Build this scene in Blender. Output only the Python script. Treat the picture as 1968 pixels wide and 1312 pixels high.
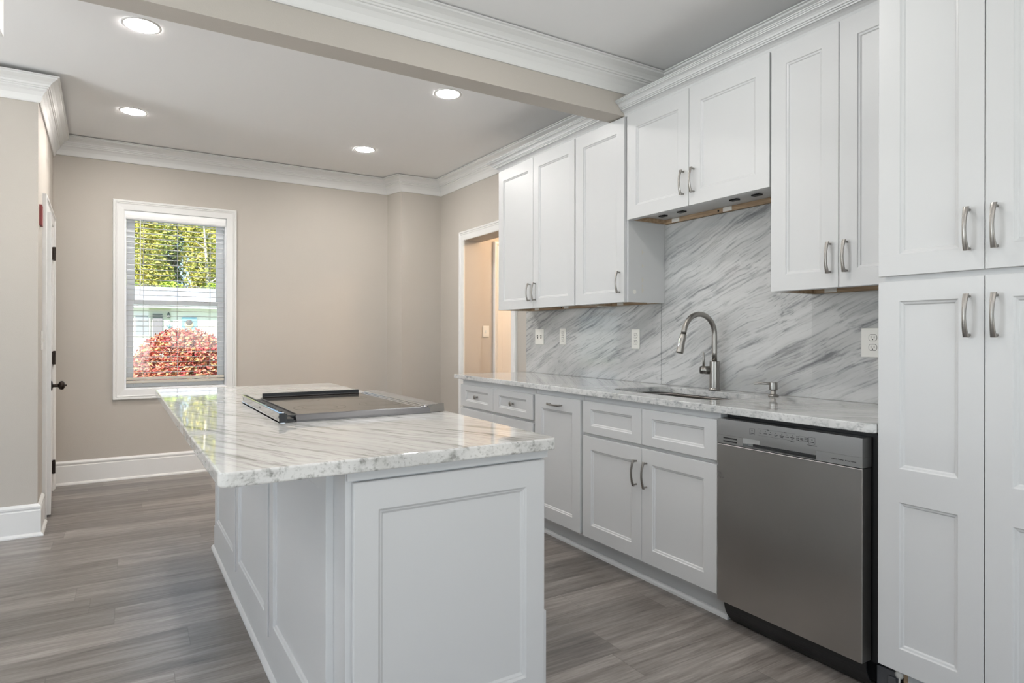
import bpy, bmesh, math, random
from mathutils import Vector, Matrix
random.seed(7)
for o in list(bpy.data.objects): bpy.data.objects.remove(o)
SC = bpy.context.scene
COL = SC.collection
R = math.radians
PI = math.pi

# ------------------------------------------------------------------ camera
cd = bpy.data.cameras.new('camera'); cam = bpy.data.objects.new('camera', cd); COL.objects.link(cam)
YAW, ROLL = R(31.243), R(0.10)
fw = Vector((math.sin(YAW), math.cos(YAW), 0)); rt = Vector((math.cos(YAW), -math.sin(YAW), 0)); up = Vector((0, 0, 1))
r2 = math.cos(ROLL) * rt + math.sin(ROLL) * up
u2 = -math.sin(ROLL) * rt + math.cos(ROLL) * up
mw = Matrix(((r2.x, u2.x, -fw.x, 0), (r2.y, u2.y, -fw.y, 0), (r2.z, u2.z, -fw.z, 1.19), (0, 0, 0, 1)))
cam.matrix_world = mw
cd.sensor_width = 36; cd.lens = 1201.1 / 1968 * 36; cd.shift_y = -0.0051; cd.clip_start = 0.02
SC.camera = cam

# ------------------------------------------------------------------ world, sun, exposure
W = bpy.data.worlds.new('sky'); SC.world = W; W.use_nodes = True
wn = W.node_tree.nodes; wl = W.node_tree.links
bg = wn['Background']
sky = wn.new('ShaderNodeTexSky'); sky.sky_type = 'HOSEK_WILKIE'; sky.turbidity = 3.0; sky.ground_albedo = 0.4
sky.sun_direction = Vector((-0.45, -0.62, 0.6)).normalized()
wl.new(sky.outputs[0], bg.inputs[0]); bg.inputs[1].default_value = 7.0
SC.view_settings.view_transform = 'Standard'; SC.view_settings.look = 'None'
SC.view_settings.gamma = 1; SC.view_settings.use_curve_mapping = False
SC.view_settings.exposure = 0.08
sd = bpy.data.lights.new('sun', 'SUN'); sd.energy = 12.0; sd.angle = R(0.6); sd.color = (1, .95, .86)
sun = bpy.data.objects.new('sun', sd); COL.objects.link(sun)
sun.rotation_euler = Vector((-0.45, -0.62, 0.6)).to_track_quat('Z', 'Y').to_euler()

def area(name, loc, target, sx, sy, power, color=(1, 1, 1)):
    l = bpy.data.lights.new(name, 'AREA'); l.shape = 'RECTANGLE'; l.size = sx; l.size_y = sy; l.energy = power; l.color = color
    o = bpy.data.objects.new(name, l); COL.objects.link(o); o.location = loc
    o.rotation_euler = (Vector(loc) - Vector(target)).to_track_quat('Z', 'Y').to_euler()
    return o
# unseen fill lamps added as daylight, at openings behind and beside the camera
for w_ in (area('fill_back', (-1.2, -3.35, 1.25), (-1.2, -1.2, 2.9), 3.0, 2.0, 64, (.92, .96, 1.0)),
           area('fill_back_right', (1.35, -3.35, 1.5), (1.35, 0, 3.2), 1.3, 1.3, 8, (.92, .96, 1.0)),
           area('fill_left', (-4.35, 1.0, 1.4), (-3.1, 1.2, 3.0), 2.2, 1.5, 38, (.92, .96, 1.0)),
           area('fill_left_far', (-4.35, 3.3, 1.4), (-3.0, 3.0, 3.1), 1.4, 1.5, 120, (.92, .96, 1.0))):
    w_.data.spread = R(125)      # narrowed spread: these added lamps aim up to brighten the ceilings

area('fill_window', (.33, 7.6, 3.6), (.4, 4.2, .3), 2.4, 1.4, 170, (.93, .97, 1.0))     # added fill lamp above the window view, brightens the far room

# ------------------------------------------------------------------ materials
MATS = {}
def new_mat(name):
    m = bpy.data.materials.new(name); m.use_nodes = True; MATS[name] = m
    return m, m.node_tree.nodes, m.node_tree.links, m.node_tree.nodes['Principled BSDF']
def node(nt, t, **k):
    n = nt.new(t)
    for a, b in k.items(): setattr(n, a, b)
    return n
def plain(name, col, rough=.5, metal=0, spec=.5, bump=0, bscale=80, vary=0, coat=0):
    m, n, l, p = new_mat(name)
    p.inputs['Base Color'].default_value = (*col, 1); p.inputs['Roughness'].default_value = rough
    p.inputs['Metallic'].default_value = metal; p.inputs['Specular IOR Level'].default_value = spec
    p.inputs['Coat Weight'].default_value = coat
    tc = n.new('ShaderNodeTexCoord'); nz = n.new('ShaderNodeTexNoise'); nz.inputs['Scale'].default_value = bscale
    nz.inputs['Detail'].default_value = 3
    l.new(tc.outputs['Object'], nz.inputs['Vector'])
    if bump:
        b = n.new('ShaderNodeBump'); b.inputs['Strength'].default_value = bump; b.inputs['Distance'].default_value = .002
        l.new(nz.outputs['Fac'], b.inputs['Height']); l.new(b.outputs[0], p.inputs['Normal'])
    if vary:
        n2 = n.new('ShaderNodeTexNoise'); n2.inputs['Scale'].default_value = 3.0; n2.inputs['Detail'].default_value = 4
        l.new(tc.outputs['Object'], n2.inputs['Vector'])
        mx = n.new('ShaderNodeMix'); mx.data_type = 'RGBA'
        mx.inputs['A'].default_value = (*[c * (1 - vary) for c in col], 1); mx.inputs['B'].default_value = (*[min(1, c * (1 + vary)) for c in col], 1)
        l.new(n2.outputs['Fac'], mx.inputs['Factor']); l.new(mx.outputs['Result'], p.inputs['Base Color'])
    return m
WHITE = plain('cabinet_white', (.575, .58, .583), .38, bump=.02, bscale=300)
TRIM = plain('trim_white', (.76, .755, .74), .35)
WALL = plain('wall_beige', (.50, .462, .415), .75, bump=.25, bscale=220, vary=.025)
CEIL = plain('ceiling_white', (.87, .865, .86), .85, bump=.15, bscale=200)
WALLIN = plain('rear_wall_beige', (.50, .462, .415), .8)
STEEL = plain('brushed_nickel', (.34, .325, .305), .33, 1)
CHROME = plain('polished_steel', (.72, .72, .72), .12, 1)
BLACK = plain('black_plastic', (.012, .012, .013), .45)
DARK = plain('dark_metal', (.05, .048, .046), .35, .8)
BRONZE = plain('dark_bronze', (.045, .035, .03), .3, 1)
PLATE = plain('ivory_plastic', (.76, .745, .70), .35)
SLOT = plain('slot_dark', (.03, .028, .026), .6)
RED = plain('dull_red', (.22, .03, .03), .5)
BLIND = plain('blind_white', (.88, .88, .88), .45)
CORD = plain('cord_grey', (.55, .55, .55), .8)
VINYL = plain('window_vinyl', (.88, .89, .91), .4)
RAILM = plain('rail_cream', (.62, .58, .50), .5)
GREYP = plain('grey_plastic', (.09, .09, .095), .5)

def plywood():
    m, n, l, p = new_mat('bare_plywood')
    tc = n.new('ShaderNodeTexCoord'); mp = n.new('ShaderNodeMapping'); mp.inputs['Scale'].default_value = (30, 3, 60)
    nz = n.new('ShaderNodeTexNoise'); nz.inputs['Scale'].default_value = 1.5; nz.inputs['Detail'].default_value = 6
    cr = n.new('ShaderNodeValToRGB'); cr.color_ramp.elements[0].color = (.26, .17, .10, 1); cr.color_ramp.elements[1].color = (.50, .37, .24, 1)
    cr.color_ramp.elements[0].position = .3; cr.color_ramp.elements[1].position = .7
    l.new(tc.outputs['Object'], mp.inputs[0]); l.new(mp.outputs[0], nz.inputs['Vector']); l.new(nz.outputs['Fac'], cr.inputs[0])
    l.new(cr.outputs[0], p.inputs['Base Color']); p.inputs['Roughness'].default_value = .6
    return m
PLY = plywood()

def marble(name, rot, light=(.66, .66, .645), dark=(.20, .205, .215), tint=(.40, .40, .36), dens=.5, rough=.07, sc=1.0, bands=True):
    """white marble with grey streaks; rot turns the streak direction onto the local x axis"""
    m, n, l, p = new_mat(name)
    tc = n.new('ShaderNodeTexCoord')
    r = n.new('ShaderNodeMapping'); r.inputs['Rotation'].default_value = rot
    l.new(tc.outputs['Object'], r.inputs[0])
    # gentle warp
    wz = n.new('ShaderNodeTexNoise'); wz.inputs['Scale'].default_value = 2.2; wz.inputs['Detail'].default_value = 3
    l.new(r.outputs[0], wz.inputs['Vector'])
    ws = n.new('ShaderNodeVectorMath'); ws.operation = 'SCALE'; ws.inputs['Scale'].default_value = .10
    l.new(wz.outputs['Color'], ws.inputs[0])
    wa = n.new('ShaderNodeVectorMath'); wa.operation = 'ADD'; l.new(r.outputs[0], wa.inputs[0]); l.new(ws.outputs[0], wa.inputs[1])
    def streak(sx, sy, lo, hi, det=6):
        mp = n.new('ShaderNodeMapping'); mp.inputs['Scale'].default_value = (sx * sc, sy * sc, sy * sc)
        l.new(wa.outputs[0], mp.inputs[0])
        z = n.new('ShaderNodeTexNoise'); z.inputs['Scale'].default_value = 1; z.inputs['Detail'].default_value = det; z.inputs['Roughness'].default_value = .6
        l.new(mp.outputs[0], z.inputs['Vector'])
        c = n.new('ShaderNodeMapRange'); c.inputs['From Min'].default_value = lo; c.inputs['From Max'].default_value = hi; c.interpolation_type = 'SMOOTHSTEP'
        l.new(z.outputs['Fac'], c.inputs['Value']); return c.outputs['Result']
    def mul(a, b):
        x = n.new('ShaderNodeMath'); x.operation = 'MULTIPLY'
        for i, v in enumerate((a, b)):
            if isinstance(v, (int, float)): x.inputs[i].default_value = v
            else: l.new(v, x.inputs[i])
        return x.outputs[0]
    def mix(fac, a, b):
        x = n.new('ShaderNodeMix'); x.data_type = 'RGBA'
        l.new(fac, x.inputs['Factor'])
        for k, v in (('A', a), ('B', b)):
            if isinstance(v, tuple): x.inputs[k].default_value = (*v, 1)
            else: l.new(v, x.inputs[k])
        return x.outputs['Result']
    broad = streak(.9, 4.5, .38, .68, 5)
    fine = streak(2.0, 42, .475, .70, 8)
    thin = streak(2.6, 110, .51, .74, 6)
    c = mix(mul(broad, .60 * dens * 2), light, tuple(x * .69 for x in light))
    gate = streak(1.3, 9, .33, .57, 4)
    c = mix(mul(mul(fine, gate), .85), c, dark)
    c = mix(mul(thin, .65), c, dark)
    warm = streak(1.3, 9, .60, .75, 3)
    c = mix(mul(warm, .35), c, tint)
    l.new(c, p.inputs['Base Color'])
    p.inputs['Roughness'].default_value = rough
    return m
MARBLE_WALL = marble('marble_backsplash', (R(24), 0, R(90)), light=(.57, .575, .57), dark=(.15, .155, .165), dens=.75, rough=.035, sc=1.0)
MARBLE_ISL = marble('marble_island', (0, 0, R(66)), light=(.69, .685, .665), dark=(.16, .16, .14), dens=.42, rough=.03, sc=1.0)
MARBLE_CTR = marble('marble_counter', (0, 0, R(50)), light=(.64, .64, .63), dark=(.20, .21, .215), dens=.55, rough=.04, sc=1.0)

def planks():
    m, n, l, p = new_mat('grey_vinyl_planks')
    tc = n.new('ShaderNodeTexCoord'); sp = n.new('ShaderNodeSeparateXYZ'); l.new(tc.outputs['Object'], sp.inputs[0])
    def M(op, a, b=None, c=None):
        x = n.new('ShaderNodeMath'); x.operation = op
        for i, v in enumerate((a, b, c)):
            if v is None: continue
            if isinstance(v, (int, float)): x.inputs[i].default_value = v
            else: l.new(v, x.inputs[i])
        return x.outputs[0]
    w, L = .178, 1.22
    yy = M('DIVIDE', M('SUBTRACT', sp.outputs[1], 3.588 - .178 * 60), w)
    row = M('FLOOR', yy); fy = M('FRACT', yy)
    wn1 = n.new('ShaderNodeTexWhiteNoise'); wn1.noise_dimensions = '1D'; l.new(row, wn1.inputs['W'])
    xx = M('ADD', M('DIVIDE', sp.outputs[0], L), M('MULTIPLY', wn1.outputs['Value'], 7.0))
    colu = M('FLOOR', xx); fx = M('FRACT', xx)
    cv = n.new('ShaderNodeCombineXYZ'); l.new(row, cv.inputs[0]); l.new(colu, cv.inputs[1])
    wn2 = n.new('ShaderNodeTexWhiteNoise'); wn2.noise_dimensions = '2D'; l.new(cv.outputs[0], wn2.inputs['Vector'])
    # grain, shifted per plank
    gv = n.new('ShaderNodeCombineXYZ')
    l.new(M('ADD', M('MULTIPLY', sp.outputs[0], 1.1), M('MULTIPLY', wn2.outputs['Value'], 37)), gv.inputs[0])
    l.new(M('MULTIPLY', sp.outputs[1], 15), gv.inputs[1]); l.new(M('MULTIPLY', wn2.outputs['Value'], 11), gv.inputs[2])
    g1 = n.new('ShaderNodeTexNoise'); g1.inputs['Scale'].default_value = 1.3; g1.inputs['Detail'].default_value = 7; g1.inputs['Roughness'].default_value = .6; g1.inputs['Distortion'].default_value = .6
    l.new(gv.outputs[0], g1.inputs['Vector'])
    g2 = n.new('ShaderNodeTexNoise'); g2.inputs['Scale'].default_value = 9; g2.inputs['Detail'].default_value = 4
    l.new(gv.outputs[0], g2.inputs['Vector'])
    cr = n.new('ShaderNodeValToRGB'); e = cr.color_ramp.elements
    e[0].position = .32; e[0].color = (.100, .086, .077, 1); e[1].position = .68; e[1].color = (.31, .282, .262, 1)
    mid = cr.color_ramp.elements.new(.5); mid.color = (.20, .178, .163, 1)
    l.new(M('ADD', M('MULTIPLY', g1.outputs['Fac'], .68), M('MULTIPLY', g2.outputs['Fac'], .32)), cr.inputs[0])
    br = M('ADD', .72, M('MULTIPLY', wn2.outputs['Value'], .50))
    mu = n.new('ShaderNodeVectorMath'); mu.operation = 'SCALE'; l.new(cr.outputs[0], mu.inputs[0]); l.new(br, mu.inputs['Scale'])
    # joints
    ey = M('MINIMUM', fy, M('SUBTRACT', 1, fy)); ex = M('MINIMUM', fx, M('SUBTRACT', 1, fx))
    j = M('MAXIMUM', M('LESS_THAN', ey, .006), M('LESS_THAN', ex, .0012))
    mx = n.new('ShaderNodeMix'); mx.data_type = 'RGBA'; l.new(M('MULTIPLY', j, .38), mx.inputs['Factor']); l.new(mu.outputs[0], mx.inputs['A']); mx.inputs['B'].default_value = (.06, .052, .047, 1)
    l.new(mx.outputs['Result'], p.inputs['Base Color'])
    b = n.new('ShaderNodeBump'); b.inputs['Strength'].default_value = .12; b.inputs['Distance'].default_value = .003
    l.new(g2.outputs['Fac'], b.inputs['Height']); l.new(b.outputs[0], p.inputs['Normal'])
    p.inputs['Roughness'].default_value = .30; p.inputs['Specular IOR Level'].default_value = .5
    return m
FLOOR = planks()

def brushed(name, col, axis=2, rough=.34):
    m, n, l, p = new_mat(name)
    tc = n.new('ShaderNodeTexCoord'); mp = n.new('ShaderNodeMapping')
    s = [260, 260, 260]; s[axis] = 2.0; mp.inputs['Scale'].default_value = s
    l.new(tc.outputs['Object'], mp.inputs[0])
    z = n.new('ShaderNodeTexNoise'); z.inputs['Scale'].default_value = 1; z.inputs['Detail'].default_value = 3; l.new(mp.outputs[0], z.inputs['Vector'])
    z2 = n.new('ShaderNodeTexNoise'); z2.inputs['Scale'].default_value = 4; z2.inputs['Detail'].default_value = 5; l.new(tc.outputs['Object'], z2.inputs['Vector'])
    mr = n.new('ShaderNodeMapRange'); mr.inputs['To Min'].default_value = rough - .06; mr.inputs['To Max'].default_value = rough + .10
    l.new(z2.outputs['Fac'], mr.inputs['Value']); l.new(mr.outputs[0], p.inputs['Roughness'])
    b = n.new('ShaderNodeBump'); b.inputs['Strength'].default_value = .08; b.inputs['Distance'].default_value = .001
    l.new(z.outputs['Fac'], b.inputs['Height']); l.new(b.outputs[0], p.inputs['Normal'])
    p.inputs['Base Color'].default_value = (*col, 1); p.inputs['Metallic'].default_value = 1
    p.inputs['Anisotropic'].default_value = .6
    return m
DWSTEEL = brushed('dishwasher_steel', (.50, .49, .475), 2, .28)
DWPANEL = brushed('dishwasher_panel_steel', (.46, .46, .455), 1, .40)

def glass(name, gloss=.10):
    m = bpy.data.materials.new(name); m.use_nodes = True; nt = m.node_tree; nt.nodes.clear()
    o = nt.nodes.new('ShaderNodeOutputMaterial'); t = nt.nodes.new('ShaderNodeBsdfTransparent'); g = nt.nodes.new('ShaderNodeBsdfGlossy')
    g.inputs['Roughness'].default_value = .02; f = nt.nodes.new('ShaderNodeFresnel'); f.inputs['IOR'].default_value = 1.45
    x = nt.nodes.new('ShaderNodeMixShader'); nt.links.new(f.outputs[0], x.inputs[0]); nt.links.new(t.outputs[0], x.inputs[1]); nt.links.new(g.outputs[0], x.inputs[2])
    t.inputs['Color'].default_value = (.97, .98, .98, 1)
    nt.links.new(x.outputs[0], o.inputs[0]); return m
GLASS = glass('window_glass')
def emit(name, col, s):
    m = bpy.data.materials.new(name); m.use_nodes = True; nt = m.node_tree; nt.nodes.clear()
    o = nt.nodes.new('ShaderNodeOutputMaterial'); e = nt.nodes.new('ShaderNodeEmission'); e.inputs[0].default_value = (*col, 1); e.inputs[1].default_value = s
    nt.links.new(e.outputs[0], o.inputs[0]); return m
LED = emit('led_lens', (1, .96, .92), 290)
LED_DIM = emit('led_lens_dim', (1, .96, .92), 120)

def leaves(name, cols, rough=.6):
    m, n, l, p = new_mat(name)
    g = n.new('ShaderNodeNewGeometry'); cr = n.new('ShaderNodeValToRGB'); cr.color_ramp.interpolation = 'LINEAR'
    el = cr.color_ramp.elements
    while len(el) < len(cols): el.new(.5)
    for i, c in enumerate(cols): el[i].position = i / (len(cols) - 1); el[i].color = (*c, 1)
    l.new(g.outputs['Random Per Island'], cr.inputs[0]); l.new(cr.outputs[0], p.inputs['Base Color']); p.inputs['Roughness'].default_value = rough
    p.inputs['Specular IOR Level'].default_value = .2
    return m

# ------------------------------------------------------------------ mesh helpers
ORG = {}      # thing -> origin of its children's coordinates
def ident(p): return p
class MB:
    def __init__(s, f=ident): s.v = []; s.f = []; s.t = f
    def add(s, vs, fs):
        b = len(s.v); s.v += [s.t(tuple(v)) for v in vs]; s.f += [tuple(i + b for i in f) for f in fs]; return s
    def box(s, x0, x1, y0, y1, z0, z1):
        vs = [(x, y, z) for x in (x0, x1) for y in (y0, y1) for z in (z0, z1)]
        return s.add(vs, [(0, 1, 3, 2), (4, 6, 7, 5), (0, 4, 5, 1), (2, 3, 7, 6), (0, 2, 6, 4), (1, 5, 7, 3)])
    def quad(s, a, b, c, d): return s.add([a, b, c, d], [(0, 1, 2, 3)])
    def prism(s, poly, z0, z1):
        n = len(poly); vs = [(x, y, z0) for x, y in poly] + [(x, y, z1) for x, y in poly]
        return s.add(vs, [tuple(range(n))[::-1], tuple(range(n, 2 * n))] + [(i, (i + 1) % n, (i + 1) % n + n, i + n) for i in range(n)])
    def extr(s, poly, fn0, fn1):
        """poly of 2D pts, fn0/fn1 map a 2D pt to the two end caps"""
        n = len(poly); vs = [fn0(p) for p in poly] + [fn1(p) for p in poly]
        return s.add(vs, [tuple(range(n))[::-1], tuple(range(n, 2 * n))] + [(i, (i + 1) % n, (i + 1) % n + n, i + n) for i in range(n)])
    def tube(s, pts, r, k=16, cap=True):
        pts = [Vector(p) for p in pts]; n = len(pts); rs = r if isinstance(r, (list, tuple)) else [r] * n
        rings = []; prev = None
        for i, p in enumerate(pts):
            d = (pts[min(i + 1, n - 1)] - pts[max(i - 1, 0)]).normalized()
            if prev is None:
                a = d.orthogonal().normalized()
            else:
                a = (prev - d * prev.dot(d)).normalized()
            prev = a; b = d.cross(a)
            rings.append([tuple(p + (a * math.cos(2 * PI * j / k) + b * math.sin(2 * PI * j / k)) * rs[i]) for j in range(k)])
        vs = [v for rg in rings for v in rg]; fs = []
        for i in range(n - 1):
            for j in range(k): fs.append((i * k + j, i * k + (j + 1) % k, (i + 1) * k + (j + 1) % k, (i + 1) * k + j))
        if cap: fs += [tuple(range(k))[::-1], tuple((n - 1) * k + j for j in range(k))]
        return s.add(vs, fs)
    def lathe(s, c, axis, prof, k=32):
        """prof: list of (radius, along) ; axis unit vector"""
        ax = Vector(axis).normalized(); a = ax.orthogonal().normalized(); b = ax.cross(a); n = len(prof)
        vs = [tuple(Vector(c) + ax * h + (a * math.cos(2 * PI * j / k) + b * math.sin(2 * PI * j / k)) * max(r, 1e-5)) for r, h in prof for j in range(k)]
        fs = [(i * k + j, i * k + (j + 1) % k, (i + 1) * k + (j + 1) % k, (i + 1) * k + j) for i in range(n - 1) for j in range(k)]
        return s.add(vs, fs + [tuple(range(k))[::-1], tuple((n - 1) * k + j for j in range(k))])
    def build(s, name, mat, parent=None, bevel=0, smooth=False, seg=2, org=None):
        me = bpy.data.meshes.new(name)
        root = parent
        while root is not None and root.parent is not None: root = root.parent
        og = Vector(org) if org else (Vector(ORG.get(root.name, (0, 0, 0))) if root else Vector((0, 0, 0)))
        me.from_pydata([tuple(Vector(v) - og) for v in s.v], [], s.f)
        bm = bmesh.new(); bm.from_mesh(me)
        bmesh.ops.recalc_face_normals(bm, faces=bm.faces); bm.to_mesh(me); bm.free()
        mats = mat if isinstance(mat, (list, tuple)) else [mat]
        for m in mats: me.materials.append(m)
        o = bpy.data.objects.new(name, me); COL.objects.link(o)
        if parent: o.parent = parent
        elif org: o.location = org
        if smooth:
            for p in me.polygons: p.use_smooth = True
        if bevel:
            b = o.modifiers.new('bevel', 'BEVEL'); b.width = bevel; b.segments = seg; b.limit_method = 'ANGLE'; b.angle_limit = R(40)
        if smooth:
            try:
                o.modifiers.new('wn', 'WEIGHTED_NORMAL')
            except Exception: pass
            me.set_sharp_from_angle(angle=R(35))
        return o

def tag(o, label=None, cat=None, group=None, kind=None):
    if label: o['label'] = label
    if cat: o['category'] = cat
    if group: o['group'] = group
    if kind: o['kind'] = kind
    return o
def thing(name, loc, label, cat, group=None, rotz=0, org=None, kind=None):
    o = bpy.data.objects.new(name, None); COL.objects.link(o); o.location = loc; o.rotation_euler = (0, 0, rotz); o.empty_display_size = .1
    ORG[o.name] = org if org is not None else loc
    return tag(o, label, cat, group, kind)
def struct(mb, name, mat, label=None, **k):
    o = mb.build(name, mat, **k); return tag(o, label, None, None, 'structure')

def offset_path(path, d, closed=False):
    """offset 2D path by d to its left, mitred"""
    n = len(path); out = []
    for i in range(n):
        p = Vector(path[i]).to_2d()
        def nrm(a, b):
            t = (Vector(b).to_2d() - Vector(a).to_2d()).normalized(); return Vector((-t.y, t.x))
        if closed: n0 = nrm(path[i - 1], path[i]); n1 = nrm(path[i], path[(i + 1) % n])
        else:
            n0 = nrm(path[i - 1], path[i]) if i > 0 else None; n1 = nrm(path[i], path[i + 1]) if i < n - 1 else None
            n0 = n0 or n1; n1 = n1 or n0
        m = (n0 + n1); m = m / m.length_squared * 2
        out.append(p + m * d)
    return out
def sweep(mb, path, prof, fn, closed=False):
    """prof: closed polygon of (d, h); path 2D; fn((x, y), h) -> 3D"""
    cols = [offset_path(path, d, closed) for d, h in prof]; n = len(path); k = len(prof)
    vs = [fn(cols[j][i], prof[j][1]) for i in range(n) for j in range(k)]
    fs = []
    for i in range(n if closed else n - 1):
        a, b = i * k, ((i + 1) % n) * k
        for j in range(k): fs.append((a + j, a + (j + 1) % k, b + (j + 1) % k, b + j))
    if not closed: fs += [tuple(range(k)), tuple((n - 1) * k + j for j in range(k))[::-1]]
    return mb.add(vs, fs)

# ------------------------------------------------------------------ room shell
XW, YF = 2.70, 6.10
XC, YC = -.484, 4.65            # outside corner of the stub wall
XL, YB = -4.0, -3.0
def zc(y): return 2.735 + .018 * (y - 4.0)     # the old ceiling rises slightly towards the window wall
ZN = 2.715
BY0, BY1, BZ = 2.712, 2.838, 2.442             # beam

struct(MB().box(-4.3, 4.6, -3.3, 6.4, -.12, 0), 'floor', FLOOR, 'grey wood-look plank floor')
m = MB()
m.box(XL - .2, XW + .2, YB - .2, BY0, ZN, ZN + .15)
ys = [BY1, 3.5, 4.5, 5.5, 6.35]
for a, b in zip(ys, ys[1:]):
    m.add([(XL - .2, a, zc(a)), (XW + .2, a, zc(a)), (XW + .2, b, zc(b)), (XL - .2, b, zc(b)), (XL - .2, a, 2.95), (XW + .2, a, 2.95), (XW + .2, b, 2.95), (XL - .2, b, 2.95)],
          [(0, 3, 2, 1), (4, 5, 6, 7), (0, 1, 5, 4), (2, 3, 7, 6), (0, 4, 7, 3), (1, 2, 6, 5)])
struct(m, 'ceiling', CEIL, 'white painted ceiling')
# far wall with window opening
WX0, WX1, WZ0, WZ1 = -.060, .714, .742, 2.232
T = .16
m = MB(); m.box(-.60, WX0, YF, YF + T, 0, 2.93); m.box(WX1, XW, YF, YF + T, 0, 2.93); m.box(WX0, WX1, YF, YF + T, 0, WZ0); m.box(WX0, WX1, YF, YF + T, WZ1, 2.93)
struct(m, 'wall_far', WALL, 'beige wall with the window')
m = MB().prism([(2.213, YF), (2.27, 5.85), (XW, 5.85), (XW, YF)], 0, 2.93)
struct(m, 'wall_chase', WALL, 'beige boxed-out corner of the window wall')
# right wall with doorway
DY0, DY1, DZ = 4.45, 5.32, 2.10
m = MB(); m.box(XW, XW + .18, YB - .2, DY0, 0, 2.93); m.box(XW, XW + .18, DY1, YF + T, 0, 2.93); m.box(XW, XW + .18, DY0, DY1, DZ, 2.93)
struct(m, 'wall_right', WALL, 'beige wall behind the cabinets with the doorway')
# stub wall and door wall (one L-shaped wall), opening for the door
dv = Vector((-.056, 1.45)).normalized(); nv = Vector((dv.y, -dv.x)); P0 = Vector((XC, YC))
def dw(s, n): q = P0 + dv * s + nv * n; return (q.x, q.y)
SD0, SD1, SDZ = .42, 1.27, 2.02
m = MB()
m.prism([(XL - .2, YC), (XC, YC), dw(SD0, 0), dw(SD0, -.14), (XC - .14, YC + .14), (XL - .2, YC + .14)], 0, 2.93)
m.prism([dw(SD1, 0), dw(1.56, 0), dw(1.56, -.14), dw(SD1, -.14)], 0, 2.93)
m.prism([dw(SD0, 0), dw(SD1, 0), dw(SD1, -.14), dw(SD0, -.14)], SDZ, 2.93)
struct(m, 'wall_left', WALL, 'beige wall corner with the white door')
# walls behind and beside the camera, with unseen window openings made for the fill lamps
m = MB()
m.box(XL - .2, -2.7, YB - .2, YB, 0, 2.9); m.box(.3, .7, YB - .2, YB, 0, 2.9); m.box(2.0, XW, YB - .2, YB, 0, 2.9)
m.box(-2.7, .3, YB - .2, YB, 2.35, 2.9); m.box(-2.7, .3, YB - .2, YB, 0, .3); m.box(.7, 2.0, YB - .2, YB, 0, .9); m.box(.7, 2.0, YB - .2, YB, 2.2, 2.9)
struct(m, 'wall_back', WALLIN, 'beige wall behind the camera')
m = MB()
m.box(XL - .2, XL, YB, -.1, 0, 2.9); m.box(XL - .2, XL, 2.1, 2.6, 0, 2.9); m.box(XL - .2, XL, 4.0, YC, 0, 2.9); m.box(XL - .2, XL, 2.6, 4.0, 0, .75); m.box(XL - .2, XL, 2.6, 4.0, 2.25, 2.9); m.box(XL - .2, XL, -.1, 2.1, 0, .75); m.box(XL - .2, XL, -.1, 2.1, 2.25, 2.9)
struct(m, 'wall_side', WALLIN, 'beige wall of the room to the left of the camera')
# beam
struct(MB().box(XL, XW, BY0, BY1, BZ, 2.93), 'trim_1', WALL, 'beige boxed ceiling beam')

# crown mouldings : (d from wall, h from ceiling)
CROWN = [(0, -.150), (.009, -.150), (.013, -.142), (.016, -.132), (.022, -.112), (.034, -.090), (.044, -.080), (.045, -.072), (.052, -.070), (.053, -.062), (.059, -.060),
         (.062, -.050), (.074, -.036), (.090, -.026), (.097, -.022), (.098, -.014), (.108, -.012), (.108, -.006), (0, -.006)]
def crown(path, name, lab, zf, drop=0):
    m = MB(); sweep(m, path, CROWN, lambda p, h: (p.x, p.y, zf(p.y) + h - drop)); return struct(m, name, TRIM, lab)
# path runs with the wall on its right side, so the offset to the left points into the room
crown([(XW, BY1), (XW, 5.85), (2.27, 5.85), (2.213, YF), dw(1.449, 0)], 'trim_2', 'white crown moulding of the window wall', zc)
crown([dw(1.449, 0), (XC, YC), (XL, YC)], 'trim_3', 'white crown moulding of the door wall corner', zc, .022)
m = MB(); sweep(m, [(XW, -.5), (XW, BY0), (XL, BY0)], CROWN, lambda p, h: (p.x, p.y, ZN + h)); struct(m, 'trim_4', TRIM, 'white crown moulding along the beam')
# baseboards
BASE = [(0, 0), (.030, 0), (.030, .008), (.026, .016), (.019, .020), (.017, .022), (.017, .150), (.013, .156), (.013, .162), (.017, .166), (.017, .176), (.010, .184), (.004, .190), (0, .190)]
def base(path, name, lab):
    m = MB(); sweep(m, path, BASE, lambda p, h: (p.x, p.y, h)); return struct(m, name, TRIM, lab)
base([(XW, 5.42), (XW, 5.85), (2.27, 5.85), (2.213, YF), dw(1.449, 0)], 'baseboard_far', 'white baseboard under the window')
base([dw(.30, 0), (XC, YC), (XL, YC)], 'baseboard_left', 'white baseboard of the stub wall')

# casings: closed/open sweep in a vertical plane
CAS = [(0, 0), (0, .012), (.006, .014), (.050, .017), (.058, .022), (.066, .018), (.070, .024), (.082, .024), (.086, .019), (.086, 0)]
def casing(m, path, fn, closed=False, w=1.0):
    sweep(m, path, [(d * w, h) for d, h in CAS], fn, closed)

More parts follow.
